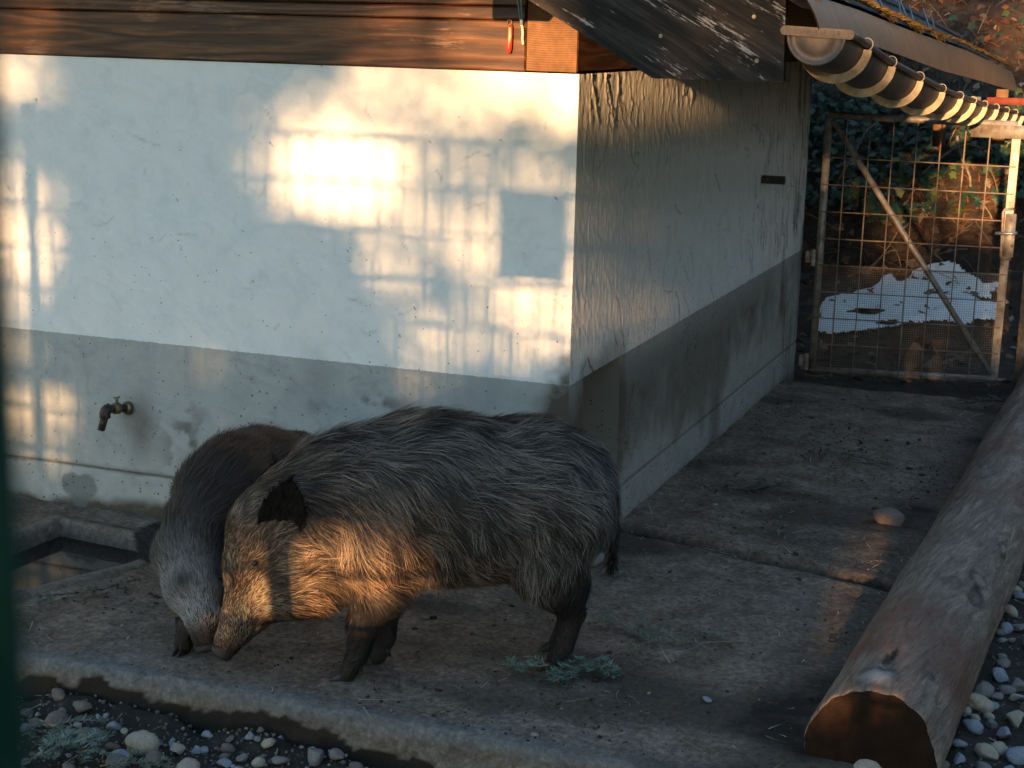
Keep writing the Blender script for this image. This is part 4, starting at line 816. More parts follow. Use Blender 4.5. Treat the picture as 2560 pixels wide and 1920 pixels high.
# ================================================================== hillside vegetation
def on_hill(n, x0, x1, y0, y1, s=None):
    x, y = rng.uniform(x0, x1, n), rng.uniform(y0, y1, n); e = .03
    z = terrain(x, y); nx, ny = -(terrain(x + e, y) - z) / e, -(terrain(x, y + e) - z) / e; N_ = np.c_[nx, ny, np.ones(n)]; return np.c_[x, y, z], N_ / np.linalg.norm(N_, axis=1)[:, None]
def leaf_cloud(pos, nrm, size, shape, cols, droop=.35):
    n = len(pos); k = len(shape); r1 = nrm + rng.normal(0, droop, (n, 3)); r1 /= np.linalg.norm(r1, axis=1)[:, None]; u_ = np.cross(r1, rng.normal(size=(n, 3))); u_ /= np.linalg.norm(u_, axis=1)[:, None]; v_ = np.cross(r1, u_)
    sh = np.asarray(shape); bend = -.25 * (sh[:, 0] ** 2 + sh[:, 1] ** 2)
    V_ = pos[:, None, :] + size[:, None, None] * (sh[None, :, 0, None] * u_[:, None] + sh[None, :, 1, None] * v_[:, None] + (bend[None, :, None] + .12 * np.abs(sh[None, :, 0, None])) * r1[:, None])
    F_ = (np.array([[0, i, i + 1] for i in range(1, k - 1)] + [[0, k - 1, 1]])[None] + (np.arange(n) * k)[:, None, None]).reshape(-1, 3); return V_.reshape(-1, 3), F_, np.repeat(cols, k, 0)
ivy = [(0, 0)] + [(math.sin(a) * r, math.cos(a) * r) for a, r in zip(np.linspace(0, 2 * math.pi, 11)[:-1], (1.0, .55, .85, .5, .6, .35, .6, .5, .85, .55))]
dead = [(0, 0)] + [(math.sin(a) * r * .8, math.cos(a) * r) for a, r in zip(np.linspace(0, 2 * math.pi, 9)[:-1], (1.1, .7, .8, .55, .9, .6, .75, .65))]
pos, nrm = on_hill(30000, -1.2, 4.6, 6.4, 12.5); hf = fbm(pos[:, 0] * .8, pos[:, 1] * .8, 0, 121); green = (hf > -.14 + .5 * smooth(6.9, 6.5, pos[:, 1])) & (rng.random(len(pos)) < .8) & (pos[:, 2] > .55 + .2 * hf) & ((pos[:, 2] < 1.45) | (rng.random(len(pos)) < .06))
pg, ng = pos[green][:13000], nrm[green][:13000]; n = len(pg); pg = pg + ng * rng.uniform(.02, .16, (n, 1))
cg = np.where((rng.random(n) < .8)[:, None], np.array([.016, .042, .022]), np.array([.05, .075, .02])) * rng.uniform(.5, 1.7, (n, 1))
V_, F_, c_ = leaf_cloud(pg, ng * .6 + np.array([.1, -.6, .5]), rng.uniform(.028, .06, n), ivy, cg, .45); tag(part('ivy', V_, F_, 'leaf', None, False, dict(Col=c_)), 'dark green ivy and bramble leaves covering the bank behind the gate', 'ivy', kind='stuff')
pos, nrm = on_hill(9000, -1.4, 4.8, 4.2, 12.5); n = len(pos); keepd = rng.random(n) < np.where(pos[:, 1] < 6.8, .42, .8); pos, nrm = pos[keepd], nrm[keepd]; n = len(pos); pos = pos + nrm * rng.uniform(.005, .06, (n, 1)) * smooth(5, 7, pos[:, 1])[:, None] + np.array([0, 0, .006])
cd_ = np.array([[.15, .095, .06], [.23, .17, .125], [.10, .055, .032], [.33, .27, .22], [.20, .075, .03]])[rng.choice(5, n, p=[.34, .22, .24, .08, .12])] * rng.uniform(.5, 1.25, (n, 1))
V_, F_, c_ = leaf_cloud(pos, nrm, rng.uniform(.025, .06, n), dead, cd_, .5); tag(part('leaf_litter', V_, F_, 'dry', None, False, dict(Col=c_)), 'brown dead leaves littering the ground and bank behind the gate', 'leaves', kind='stuff')
# dead bracken: rusty strands in patches
pos, nrm = on_hill(26000, -.8, 4.6, 6.5, 12.5); pf = fbm(pos[:, 0] * 1.1 + 9, pos[:, 1] * 1.1, 0, 131); hp_ = P(2430, 505, y=7.4); hp3 = P(2540, 120, y=9.5)
near = np.exp(-(((pos[:, 0] - hp_[0]) / .35) ** 2 + ((pos[:, 1] - hp_[1]) / .6) ** 2)) + np.exp(-(((pos[:, 0] - hp3[0]) / .7) ** 2 + ((pos[:, 1] - hp3[1]) / .9) ** 2)); keepd = (pf + near * .8 > .2) & (rng.random(len(pos)) < .75); pos, nrm = pos[keepd], nrm[keepd]; n = len(pos)
d1 = nrm * rng.uniform(.02, .12, (n, 1)) + rng.normal(0, .05, (n, 3)); d2 = rng.normal(0, .03, (n, 3)) + np.array([0, -.02, -.05]); cb_ = np.where((rng.random(n) < .65)[:, None], np.array([.34, .12, .04]), np.array([.16, .11, .06])) * rng.uniform(.5, 1.3, (n, 1))
V_, F_, c_ = ribbons(pos, d1, d2, np.full(n, .008), cb_ * .6, cb_, 3); tag(part('dead_bracken', V_, F_, 'dry', None, False, dict(Col=c_)), 'rust-coloured dead bracken and dry grass on the bank', 'bracken', kind='stuff')
# bramble canes: thin arching stems, one thing each
def cane(a, b_, sag, r=.006, label=None):
    pts = [a + (b_ - a) * k + np.array([0, 0, sag * math.sin(k * math.pi)]) + .015 * np.array([math.sin(k * 9 + a[0] * 7), 0, math.cos(k * 11)]) for k in np.linspace(0, 1, 9)]
    return pts
for q, (p0, p1, yy0, sg_) in enumerate([((2395, 345), (2440, 585), 6.9, .06), ((2160, 60), (2200, 140), 8.6, .1), ((2250, 520), (2330, 470), 6.9, .05), ((2380, 640), (2520, 545), 6.8, .08), ((2090, 480), (2200, 300), 7.2, .1), ((2440, 25), (2560, -40), 9.4, .1), ((2480, 75), (2556, 10), 9.2, .05), ((2430, 150), (2540, -30), 9.6, .12), ((2120, 700), (2300, 620), 6.5, .06), ((2300, 440), (2480, 370), 7.0, .1)]):
    a, b_ = P(*p0, y=yy0), P(*p1, y=yy0 + .3); o = part('bramble_cane', *tube(cane(a, b_, sg_), .007 if q != 0 else .010, 5), 'twig', None, True, None, a)
    tag(o, ['pale forked cane hanging over the rusty bracken patch', 'thin bramble cane behind the roof edge', 'short cane among the ivy behind the gate brace', 'arching cane above the snow near the gate handle', 'thin cane in the dark ivy by the gate post', 'dry branch crossing the bank above the roof spikes', 'short dry branch beyond the gutter end', 'long dry cane behind the snow guard', 'low cane over the leaf litter above the snow', 'fine cane over the sunlit leaves'][q], 'cane', 'canes on the bank')
n = 1500; pos, nrm = on_hill(n, -.8, 4.5, 6.4, 12); d1 = rng.normal(0, .16, (n, 3)) + nrm * .12; d2 = rng.normal(0, .08, (n, 3)) - np.array([0, 0, .06]); ct = np.array([.22, .17, .12]) * rng.uniform(.4, 1.2, (n, 1))
V_, F_, c_ = ribbons(pos + nrm * .04, d1, d2, np.full(n, .009), ct, ct, 4); tag(part('brushwood', V_, F_, 'straw', None, False, dict(Col=c_)), 'tangle of thin dry stems over the bank', 'brushwood', kind='stuff')
# snow patch: outline traced on the ground, thin crusted sheet
so_ = [(2030, 838), (2045, 800), (2062, 752), (2110, 745), (2150, 740), (2190, 722), (2205, 705), (2235, 690), (2250, 712), (2290, 688), (2350, 682), (2395, 688), (2425, 705), (2450, 720), (2490, 722), (2478, 745), (2500, 770), (2508, 800), (2490, 815), (2450, 812), (2405, 828), (2385, 818), (2330, 812), (2280, 818), (2240, 832), (2160, 838), (2085, 846)]
def hit(px, py):
    d = ray(px, py); t0 = 8.
    for t_ in np.linspace(8.5, 16, 600):
        p = CAM + d * t_
        if p[2] < terrain(p[0], p[1]): return p
    return CAM + d * 13.
sp_ = np.array([hit(*q)[:2] for q in so_]); gxx = np.arange(sp_[:, 0].min(), sp_[:, 0].max(), .014); gyy = np.arange(sp_[:, 1].min(), sp_[:, 1].max(), .014)
X, Y = np.meshgrid(gxx, gyy, indexing='ij'); jx = X + .05 * fbm(X * 6, Y * 6, 0, 141); jy = Y + .05 * fbm(X * 6, Y * 6, 0, 142); ins = inpoly(jx, jy, sp_)
for hx_, hy_, hr in ((2160, 787, .06), (2480, 762, .05), (2215, 818, .03), (2335, 745, .03)):
    q = hit(hx_, hy_); ins &= np.hypot((X - q[0]) / 1.9, Y - q[1]) > hr + .02 * fbm(X * 12, Y * 12, 0, 143)
dist = ins.astype(float)
for _ in range(5): dist = (dist + np.roll(dist, 1, 0) + np.roll(dist, -1, 0) + np.roll(dist, 1, 1) + np.roll(dist, -1, 1)) / 5
Zs = np.max([terrain(X + a, Y + b_) for a in (-.03, 0, .03) for b_ in (-.03, 0, .03)], 0) + .012 + .016 * smooth(.3, 1, dist) + .012 * fbm(X * 7, Y * 7, 0, 144); kp = ins[:-1, :-1] & ins[1:, :-1] & ins[:-1, 1:] & ins[1:, 1:]
used = np.unique(gridF(len(gxx), len(gyy), kp)); rem = np.zeros(X.size, int); rem[used] = np.arange(len(used))
tag(part('snow_patch', np.stack([X, Y, Zs], -1).reshape(-1, 3)[used], rem[gridF(len(gxx), len(gyy), kp)], 'snow', None, True), 'patch of old white snow on the ground behind the gate', 'snow', kind='stuff')

# ================================================================== fence behind the viewer, sign, green post
FY = -5.36; fe = thing('mesh_fence', (0, FY, 0), 'tall welded wire mesh fence at the viewing side of the pen', 'fence')
fr = [tube([(x, FY, -.1), (x, FY, 2.11)], .0058, 5) for x in np.arange(-3.6, 4.2, .0865)]
for z in (1.50, 1.345, 1.18, 1.02, .86, .70, .54, .38, .22, .06, -.10, -.26, -.42): fr.append(tube([(-3.6, FY - .008, z + .615), (4.2, FY - .008, z + .615)], .0092, 5))
fr += [tube([(x, FY + .006, 0), (x, FY + .006, 1.60)], .0016, 4) for x in np.arange(-3.6, 4.2, .0216)]
part('wire_mesh', *join(*fr), 'wire', fe)
for x in (-1.69, 3.2): part('post', *box(x - .024, x + .024, FY - .06, FY - .012, -.1, 2.2), 'galv', fe)
part('post', *box(-.058, .012, FY + .012, FY + .05, -.1, 1.12), 'galv', fe)
tag(part('notice_board', *box(.235, .485, FY - .02, FY - .014, 1.655, 1.975), 'sign', None, loc=(.36, FY, 1.655)), 'white rectangular notice board wired to the mesh fence', 'sign')
fw = -RM[:, 2]; rt_ = RM[:, 0]; gp = CAM + fw * .26 + rt_ * -.1030; tag(part('green_post', *tube([(gp[0], gp[1], -.15), (gp[0], gp[1], 2.25)], .0235, 24), 'green', None, True, None, (gp[0], gp[1], -.15)), 'dark green coated fence post close beside the viewer', 'post')

# ================================================================== trees behind the viewer (their gaps let the low sun through)
TY = -16.
def UV(p): p = np.asarray(p, float); return np.stack([p[..., 0] + (p[..., 1] - TY) * TA, p[..., 2] + (p[..., 1] - TY) * TE], -1)
LIT = []
def lit(px, py, rx_, ry_, I, **pl):
    c = UV(P(px, py, **pl)); a = UV(P(px + rx_, py, **pl)) - c; b_ = UV(P(px, py + ry_, **pl)) - c; LIT.append((c, np.linalg.inv(np.stack([a, b_], 1)), I))
L0 = dict(y=0.)
lit(850, 425, 168, 105, 1., **L0); lit(850, 400, 250, 165, .34, **L0); lit(905, 330, 190, 90, .30, **L0); lit(960, 190, 90, 55, .60, **L0); lit(1330, 200, 140, 80, .8, **L0); lit(1150, 240, 190, 80, .35, **L0); lit(1180, 420, 150, 90, .16, **L0)
lit(1000, 560, 130, 110, .26, **L0); lit(980, 690, 80, 70, .30, **L0); lit(1190, 600, 95, 110, .36, **L0); lit(1330, 560, 150, 170, .30, **L0); lit(1320, 740, 95, 60, .65, **L0); lit(1330, 830, 90, 90, .42, **L0); lit(1130, 850, 150, 90, .20, **L0); lit(1060, 960, 90, 60, .15, **L0)
lit(25, 190, 110, 90, .28, **L0); lit(40, 600, 105, 190, .42, **L0); lit(10, 860, 90, 60, .3, **L0); lit(70, 1025, 120, 55, .75, **L0); lit(110, 1130, 90, 60, .25, **L0); lit(510, 900, 60, 50, .15, **L0)
lit(60, 70, 110, 60, .3, **L0); lit(1080, 60, 200, 70, .5, **L0); lit(1300, 90, 220, 110, .9, **L0); lit(420, 0, 60, 40, .2, **L0)
lit(700, 1110, 60, 40, .1, **L0); lit(145, 1255, 16, 12, .5, **L0); lit(405, 1285, 28, 16, .4, **L0)
R0 = dict(x=0.)
lit(1560, 240, 230, 95, .9, **R0); lit(1520, 790, 150, 105, .75, **R0)
HB = dict(y=-1.1)
lit(880, 1450, 200, 115, 1., **HB); lit(890, 1370, 170, 80, .5, **HB); lit(640, 1440, 34, 110, .42, **HB); lit(600, 1525, 40, 50, .3, **HB); lit(915, 1622, 130, 28, 1., **HB); lit(1180, 1470, 60, 30, .5, **HB)
GG = dict(y=3.86)
lit(2540, 450, 70, 190, .85, **GG); lit(2500, 325, 110, 40, 1., **GG); lit(2230, 560, 130, 130, .35, **GG); lit(2060, 420, 30, 60, .3, **GG); lit(2520, 800, 40, 120, .35, **GG); lit(2310, 925, 30, 90, .4, **GG)
lit(2440, 500, 110, 95, 1., y=7.2); lit(2430, 410, 90, 50, .6, y=7.2); lit(2540, 130, 90, 90, .8, y=9.5); lit(2350, 30, 150, 50, .35, y=9.)
lit(2080, 60, 130, 90, .22, y=-.5); lit(1830, 60, 200, 110, .22, y=-.78); lit(2200, 130, 160, 110, .35, y=.5); lit(2350, 190, 160, 110, .6, y=3.); lit(2500, 240, 140, 110, .95, y=5.5); lit(2250, 20, 140, 90, .8, y=1.)
lit(2120, 1735, 150, 75, 1., y=-1.1); lit(2190, 1735, 70, 35, .5, y=-1.); lit(2190, 1170, 45, 30, .5, z=0.); lit(2550, 1180, 40, 60, .3, z=.25)
def lightI(uv):
    I = np.zeros(len(uv))
    for c, Mi, k in LIT:
        d = np.linalg.norm((uv - c) @ Mi.T, axis=1); I = np.maximum(I, k * (smooth(1.12, .80, d) if k > .85 else smooth(1.4, .4, d)))
    return I
def foliage(x0, x1, z0, z1, sp_g, lay):
    out = []
    for l_ in range(lay):
        a, b_ = np.meshgrid(np.arange(x0, x1, sp_g), np.arange(z0, z1, sp_g), indexing='ij'); uv = np.stack([a.ravel(), b_.ravel()], 1) + rng.uniform(-.5, .5, (a.size, 2)) * sp_g; out.append(uv)
    return np.concatenate(out)
uv = foliage(-3.2, 8.5, 1.2, 8.0, .075, 3); I = lightI(uv); uv = uv[I < .02]; nbig = len(uv)
uf = foliage(-3.2, 8.5, 1.2, 8.0, .034, 3); If = lightI(uf); uf = uf[(If >= .02) & (rng.random(len(uf)) < np.clip(-np.log(np.clip(If, .02, 1)) / 2.3, 0, 1))]; uv = np.concatenate([uv, uf])
top = 8.0 + 1.2 * np.sin(uv[:, 0] * .9) + .6 * fbm(uv[:, 0] * 1.5, uv[:, 1], 0, 151); small = np.arange(len(uv)) >= nbig; tk = uv[:, 1] < top; uv, small = uv[tk], small[tk]; n = len(uv)
dy = rng.uniform(-.9, .9, n); pos = np.c_[uv[:, 0] + dy * -TA * -1 * -1, np.full(n, TY) + dy, uv[:, 1] - dy * TE]; pos[:, 0] = uv[:, 0] - dy * TA
shape = [(0, 0), (0, 1.), (.62, .25), (.45, -.6), (0, -.95), (-.45, -.6), (-.62, .25)]
cf = np.array([.022, .045, .014]) * rng.uniform(.5, 1.6, (n, 1)); nn = np.tile(np.array([[TA, -1., TE]]), (n, 1)); sz = np.where(small, rng.uniform(.022, .027, n), rng.uniform(.075, .1, n))
centers = [-1.8, 1.2, 4.2, 7.2]; ci = np.argmin(np.abs(uv[:, :1] - np.array(centers)[None]), 1)
for i_, cxx in enumerate(centers):
    tr = thing('evergreen_tree', (cxx, TY, -.1), 'evergreen tree with gaps in its crown standing well behind the viewing fence', 'tree', 'trees behind the viewing fence')
    s_ = ci == i_; V_, F_, c_ = leaf_cloud(pos[s_], nn[s_], sz[s_], shape, cf[s_], .3); part('crown', V_, F_, 'tfol', tr, False, dict(Col=c_))
    part('trunk', *tube([(cxx, TY - 1.1, -.2), (cxx + .04, TY - 1.1, .7), (cxx, TY - 1.1, 1.35)], [.2, .16, .14], 10), 'bark', tr, True)

# ================================================================== boars
def surface_nets(f, lo_, h):
    nx, ny, nz = f.shape; ins = f < 0
    c = [ins[i:nx - 1 + i, j:ny - 1 + j, k:nz - 1 + k] for i in (0, 1) for j in (0, 1) for k in (0, 1)]
    s_ = sum(q.astype(np.int8) for q in c); act = (s_ > 0) & (s_ < 8); idx = -np.ones(act.shape, np.int64); ai = np.argwhere(act); idx[act] = np.arange(len(ai))
    acc = np.zeros((len(ai), 3)); cnt = np.zeros(len(ai)); offs = [(i, j, k) for i in (0, 1) for j in (0, 1) for k in (0, 1)]
    vals = {o: f[ai[:, 0] + o[0], ai[:, 1] + o[1], ai[:, 2] + o[2]] for o in offs}
    for o in offs:
        for ax in range(3):
            if o[ax]: continue
            p = list(o); p[ax] = 1; p = tuple(p); a, b_ = vals[o], vals[p]; m_ = (a < 0) != (b_ < 0); t_ = np.where(m_, a / (a - b_ + 1e-12), 0)
            q = np.tile(np.array(o, float), (len(ai), 1)); q[:, ax] += t_; acc[m_] += q[m_]; cnt[m_] += 1
    V_ = lo_ + (ai + acc / np.maximum(cnt, 1)[:, None]) * h; F_ = []
    for ax in range(3):
        u_, v_ = [(1, 2), (2, 0), (0, 1)][ax]; sl_a = [slice(1, -1)] * 3; sl_b = [slice(1, -1)] * 3; sl_a[ax] = slice(0, -1); sl_b[ax] = slice(1, None)
        a, b_ = ins[tuple(sl_a)], ins[tuple(sl_b)]; e = np.argwhere(a != b_)
        st = e.copy(); st[:, u_] += 1; st[:, v_] += 1; flip = a[tuple(e.T)]
        def cell(du, dv):
            q = st.copy(); q[:, u_] += du; q[:, v_] += dv; return idx[tuple(q.T)]
        Q = np.stack([cell(-1, -1), cell(0, -1), cell(0, 0), cell(-1, 0)], 1); Q[~flip] = Q[~flip][:, ::-1]; F_.append(Q)
    F_ = np.concatenate(F_); return V_, F_[(F_ >= 0).all(1)]
def sdf(prims, lo_, hi_, h, sw_axis=1):
    ax = [np.arange(lo_[i], hi_[i] + h, h) for i in range(3)]; Pg = np.stack(np.meshgrid(*ax, indexing='ij'), -1).astype(np.float32); D = np.full(Pg.shape[:3], 1e3, np.float32)
    for a, b_, ra, rb, sw, k in prims:
        a, b_ = np.array(a, np.float32), np.array(b_, np.float32); m_ = max(ra, rb) + .12
        l0 = [max(int((min(a[i], b_[i]) - m_ - lo_[i]) / h), 0) for i in range(3)]; l1 = [int((max(a[i], b_[i]) + m_ - lo_[i]) / h) + 2 for i in range(3)]; s_ = tuple(slice(l0[i], l1[i]) for i in range(3))
        q = Pg[s_] - a; ba = b_ - a; sc_ = np.ones(3, np.float32)
        if isinstance(sw, tuple): sc_ = np.array(sw, np.float32)
        else: sc_[sw_axis] = sw
        q = q / sc_; bs = ba / sc_; L2 = float(bs @ bs); t_ = np.clip((q @ bs) / L2, 0, 1) if L2 > 1e-9 else np.zeros(q.shape[:3], np.float32)
        d = (np.linalg.norm(q - t_[..., None] * bs, axis=-1) - (ra + (rb - ra) * t_)) * min(1., float(sc_.min()) ** .5)
        o = D[s_]; hh = np.clip(.5 + .5 * (o - d) / k, 0, 1); D[s_] = np.where(o > 100, np.minimum(o, d), o + (d - o) * hh - k * hh * (1 - hh))
    return D, np.array(lo_, float)
def relax(V_, F_, it=2):
    for _ in range(it):
        acc = np.zeros_like(V_); cnt = np.zeros(len(V_))
        for i in range(4):
            for j in (1, 3): np.add.at(acc, F_[:, i], V_[F_[:, (i + j) % 4]]); np.add.at(cnt, F_[:, i], 1)
        V_ = .5 * V_ + .5 * acc / np.maximum(cnt, 1)[:, None]
    return V_
def vnormals(V_, F_):
    fn = np.cross(V_[F_[:, 2]] - V_[F_[:, 0]], V_[F_[:, 3]] - V_[F_[:, 1]]); N_ = np.zeros_like(V_)
    for i in range(4): np.add.at(N_, F_[:, i], fn)
    return N_ / (np.linalg.norm(N_, axis=1)[:, None] + 1e-12), np.linalg.norm(fn, axis=1) / 2
def sample(V_, F_, n, wgt=None):
    N_, A_ = vnormals(V_, F_); w = A_ * (1 if wgt is None else wgt(V_[F_].mean(1))); fi = rng.choice(len(F_), n, p=w / w.sum()); a, b_ = rng.random((n, 1)), rng.random((n, 1)); q = V_[F_[fi]]; m_ = N_[F_[fi]]
    f = lambda z: (1 - a) * (1 - b_) * z[:, 0] + a * (1 - b_) * z[:, 1] + a * b_ * z[:, 2] + (1 - a) * b_ * z[:, 3]
    p, nn = f(q), f(m_); return p, nn / np.linalg.norm(nn, axis=1)[:, None]
def fur(V_, F_, n, guides, colfn, wave=.5, seed=0, wgt=None, width=.0021):
    """guides: list of (centre, direction, length, lift, sigma)"""
    p, nn = sample(V_, F_, n, wgt); gc = np.array([g_[0] for g_ in guides]); gd = np.array([np.array(g_[1]) / np.linalg.norm(g_[1]) for g_ in guides]); gl = np.array([(g_[2], g_[3]) for g_ in guides]); sg = np.array([g_[4] for g_ in guides])
    d2_ = ((p[:, None, :] - gc[None]) ** 2).sum(-1) / sg[None] ** 2; w = np.exp(-np.minimum(d2_, 40)) + 1e-6 * np.exp(-.02 * np.minimum(d2_, 400)); w /= w.sum(1, keepdims=True); d = w @ gd; l_ = w @ gl
    d = d - nn * (d * nn).sum(1, keepdims=True); d /= np.linalg.norm(d, axis=1)[:, None] + 1e-9; b_ = np.cross(nn, d)
    a = wave * (1.6 * fbm(p[:, 0] * 8 + 3, p[:, 1] * 8, p[:, 2] * 8, 161 + seed, 2) + .9 * fbm(p[:, 0] * 22, p[:, 1] * 22, p[:, 2] * 22, 162 + seed, 2)) + rng.normal(0, .13, n)
    d = d * np.cos(a)[:, None] + b_ * np.sin(a)[:, None]; pc = p - .72 * d * (p * d).sum(1, keepdims=True); cl = 1.5 * fbm(pc[:, 0] * 34, pc[:, 1] * 34, pc[:, 2] * 34, 163 + seed, 2)
    L_ = l_[:, :1] * (1 + .35 * rng.normal(size=(n, 1)).clip(-1.5, 1.5) + .35 * cl[:, None]); L_ = np.maximum(L_, .006); lift = (l_[:, 1:] + .12 * rng.normal(size=(n, 1)) + .22 * cl[:, None]).clip(.16, 1.2) + np.clip(.03 - l_[:, :1], 0, .03) * 10
    d1 = (d + nn * lift) * L_ * .8; bend = rng.normal(0, .12, (n, 1)) + wave * .5 * fbm(p[:, 0] * 12, p[:, 1] * 12, p[:, 2] * 12 + 5, 164 + seed, 2)[:, None]
    dd2 = (d * .35 - nn * lift * .5 + np.cross(nn, d) * bend) * L_ + np.array([0, 0, -.07]) * np.clip(L_ - .03, 0, 1)
    c0_, c1_ = colfn(p, nn, rng.random(n), cl); side = np.cross(d1, nn) + .25 * np.linalg.norm(d1, axis=1)[:, None] * rng.normal(size=(n, 3))
    return ribbons(p - nn * .0005, d1, dd2, width * rng.uniform(.6, 1.3, n), c0_, c1_, 4, side)
def ear_shape(base, tip, face, wid, cup=.35, n=(13, 9)):
    base, tip, face = map(np.asarray, (base, tip, face)); ax_e = tip - base; face = face - ax_e * np.dot(face, ax_e) / np.dot(ax_e, ax_e); face = face / np.linalg.norm(face); sd = np.cross(ax_e, face); sd /= np.linalg.norm(sd)
    t_, s_ = np.meshgrid(np.linspace(0, 1, n[0]), np.linspace(-1, 1, n[1]), indexing='ij'); w_ = wid * (np.sin(np.clip(t_ * 1.1 + .28, 0, 1.38) * math.pi / 1.38) ** .8) * (1 - .15 * t_)
    th = cup * 2.2 * (1 - .55 * t_); V1 = base + t_[..., None] * ax_e + (w_ * np.sin(s_ * th) / np.sin(th))[..., None] * sd - (w_ * (np.cos(s_ * th) - np.cos(th)) * .9)[..., None] * face + (.03 * wid * np.sin(t_ * 3))[..., None] * face
    V1 = V1.reshape(-1, 3); F1 = gridF(*n); return np.concatenate([V1, V1 - face * .006]), np.concatenate([F1, F1[:, ::-1] + len(V1)])
def hoof(toe, dirv, L_, wid, hgt):
    """two cloven toes pointing along dirv from the heel end"""
    dirv = np.array([dirv[0], dirv[1], 0.]); dirv /= np.linalg.norm(dirv); sd = np.array([-dirv[1], dirv[0], 0]); parts_ = []
    for s_ in (-1, 1):
        V_ = []
        for t_, w_, h_ in ((-.15, .85, 1.15), (.25, 1., 1.1), (.6, .95, .85), (.88, .7, .55), (1., .35, .25)):
            c = np.array(toe) + dirv * L_ * (t_ - .5) + sd * s_ * wid * (.52 + .06 * t_); ww = wid * .46 * w_; hh = hgt * h_
            V_ += [c + sd * ww, c - sd * ww, c - sd * ww * .75 + np.array([0, 0, hh]), c + sd * ww * .75 + np.array([0, 0, hh])]
        F_ = []
        for i in range(4):
            for j in range(4): a, b_ = i * 4 + j, i * 4 + (j + 1) % 4; F_.append((a, b_, b_ + 4, a + 4))
        F_ += [(3, 2, 1, 0), (16, 17, 18, 19)]; parts_.append((np.array(V_), F_))
    return join(*parts_)
def subdiv(o, l_=2):
    m_ = o.modifiers.new('smooth', 'SUBSURF'); m_.levels = l_; m_.render_levels = l_; return o

# ---------- big grizzled boar; local frame s (forward), w (towards the viewer side), z
BO = np.array([0., -.90, 0.]); bd_ = np.array([-.83035, -.55724, 0.]); bn_ = np.array([.55724, -.83035, 0.])
def bw(p): p = np.asarray(p, float); return BO + p[..., 0:1] * bd_ + p[..., 1:2] * bn_ + p[..., 2:3] * np.array([0, 0, 1.])
def bv(p): p = np.asarray(p, float); return p[..., 0:1] * bd_ + p[..., 1:2] * bn_ + p[..., 2:3] * np.array([0, 0, 1.])
K = .05
big = [((.36, 0, .475), (.16, 0, .525), .225, .240, .66, K), ((.16, 0, .525), (-.02, 0, .515), .240, .232, .72, K), ((-.02, 0, .515), (-.19, 0, .53), .232, .220, .74, K), ((-.19, 0, .53), (-.27, 0, .525), .220, .180, .74, K), ((-.27, 0, .53), (-.31, 0, .47), .16, .125, .85, K),
       ((.36, 0, .50), (.53, 0, .47), .200, .150, .66, K), ((.40, 0, .40), (.50, 0, .335), .165, .125, .8, K), ((.10, 0, .56), (.36, 0, .56), .20, .165, .42, K),
       # head
       ((.545, .01, .47), (.605, .015, .455), .125, .098, .82, .04), ((.60, .015, .46), (.635, .02, .36), .095, .083, .85, .035), ((.635, .02, .36), (.675, .025, .215), .076, .048, .9, .03), ((.675, .025, .215), (.712, .03, .125), .047, .040, 1., .02), ((.545, .015, .37), (.575, .02, .29), .125, .092, .78, .04), ((.58, .02, .29), (.66, .026, .155), .075, .028, .8, .03), ((.49, .0, .30), (.54, .01, .29), .10, .09, .95, .04),
       ((.613, .075, .40), (.618, .078, .385), .026, .024, 1., .02), ((.613, -.04, .40), (.618, -.043, .385), .026, .024, 1., .02),
       # front legs (near, far)
       ((.29, .085, .42), (.275, .085, .285), .120, .078, .8, .05), ((.275, .085, .285), (.318, .075, .185), .070, .050, .9, .03), ((.318, .075, .185), (.335, .066, .085), .046, .034, 1., .015), ((.335, .066, .085), (.362, .058, .028), .030, .028, 1., .012),
       ((.29, -.085, .42), (.235, -.08, .285), .120, .078, .8, .05), ((.235, -.08, .285), (.235, -.068, .185), .070, .050, .9, .03), ((.235, -.068, .185), (.238, -.06, .085), .046, .034, 1., .015), ((.238, -.06, .085), (.262, -.055, .028), .033, .030, 1., .015),
       # hind legs
       ((-.255, .085, .49), (-.225, .098, .36), .155, .115, .75, .05), ((-.225, .098, .36), (-.272, .088, .275), .112, .082, .8, .04), ((-.272, .088, .275), (-.308, .078, .18), .076, .043, .9, .025), ((-.308, .078, .18), (-.290, .07, .075), .040, .031, 1., .012), ((-.290, .07, .075), (-.262, .068, .028), .028, .027, 1., .012),
       ((-.255, -.085, .49), (-.235, -.098, .36), .155, .115, .75, .05), ((-.235, -.098, .36), (-.305, -.088, .275), .112, .082, .8, .04), ((-.305, -.088, .275), (-.352, -.08, .18), .076, .043, .9, .025), ((-.352, -.08, .18), (-.335, -.078, .075), .040, .031, 1., .012), ((-.338, -.078, .075), (-.31, -.076, .028), .032, .029, 1., .015)]
D_, lo_ = sdf(big, (-.52, -.30, -.03), (.80, .30, .85), .0095); Vb, Fb = surface_nets(D_, lo_, .0095); Vb = relax(Vb, Fb, 3)
boar = thing('wild_boar', (0, -.9, 0), 'large grizzled wild boar standing in profile with lowered head before the white wall', 'boar')
body = part('body', bw(Vb), Fb, 'skin', boar, True)
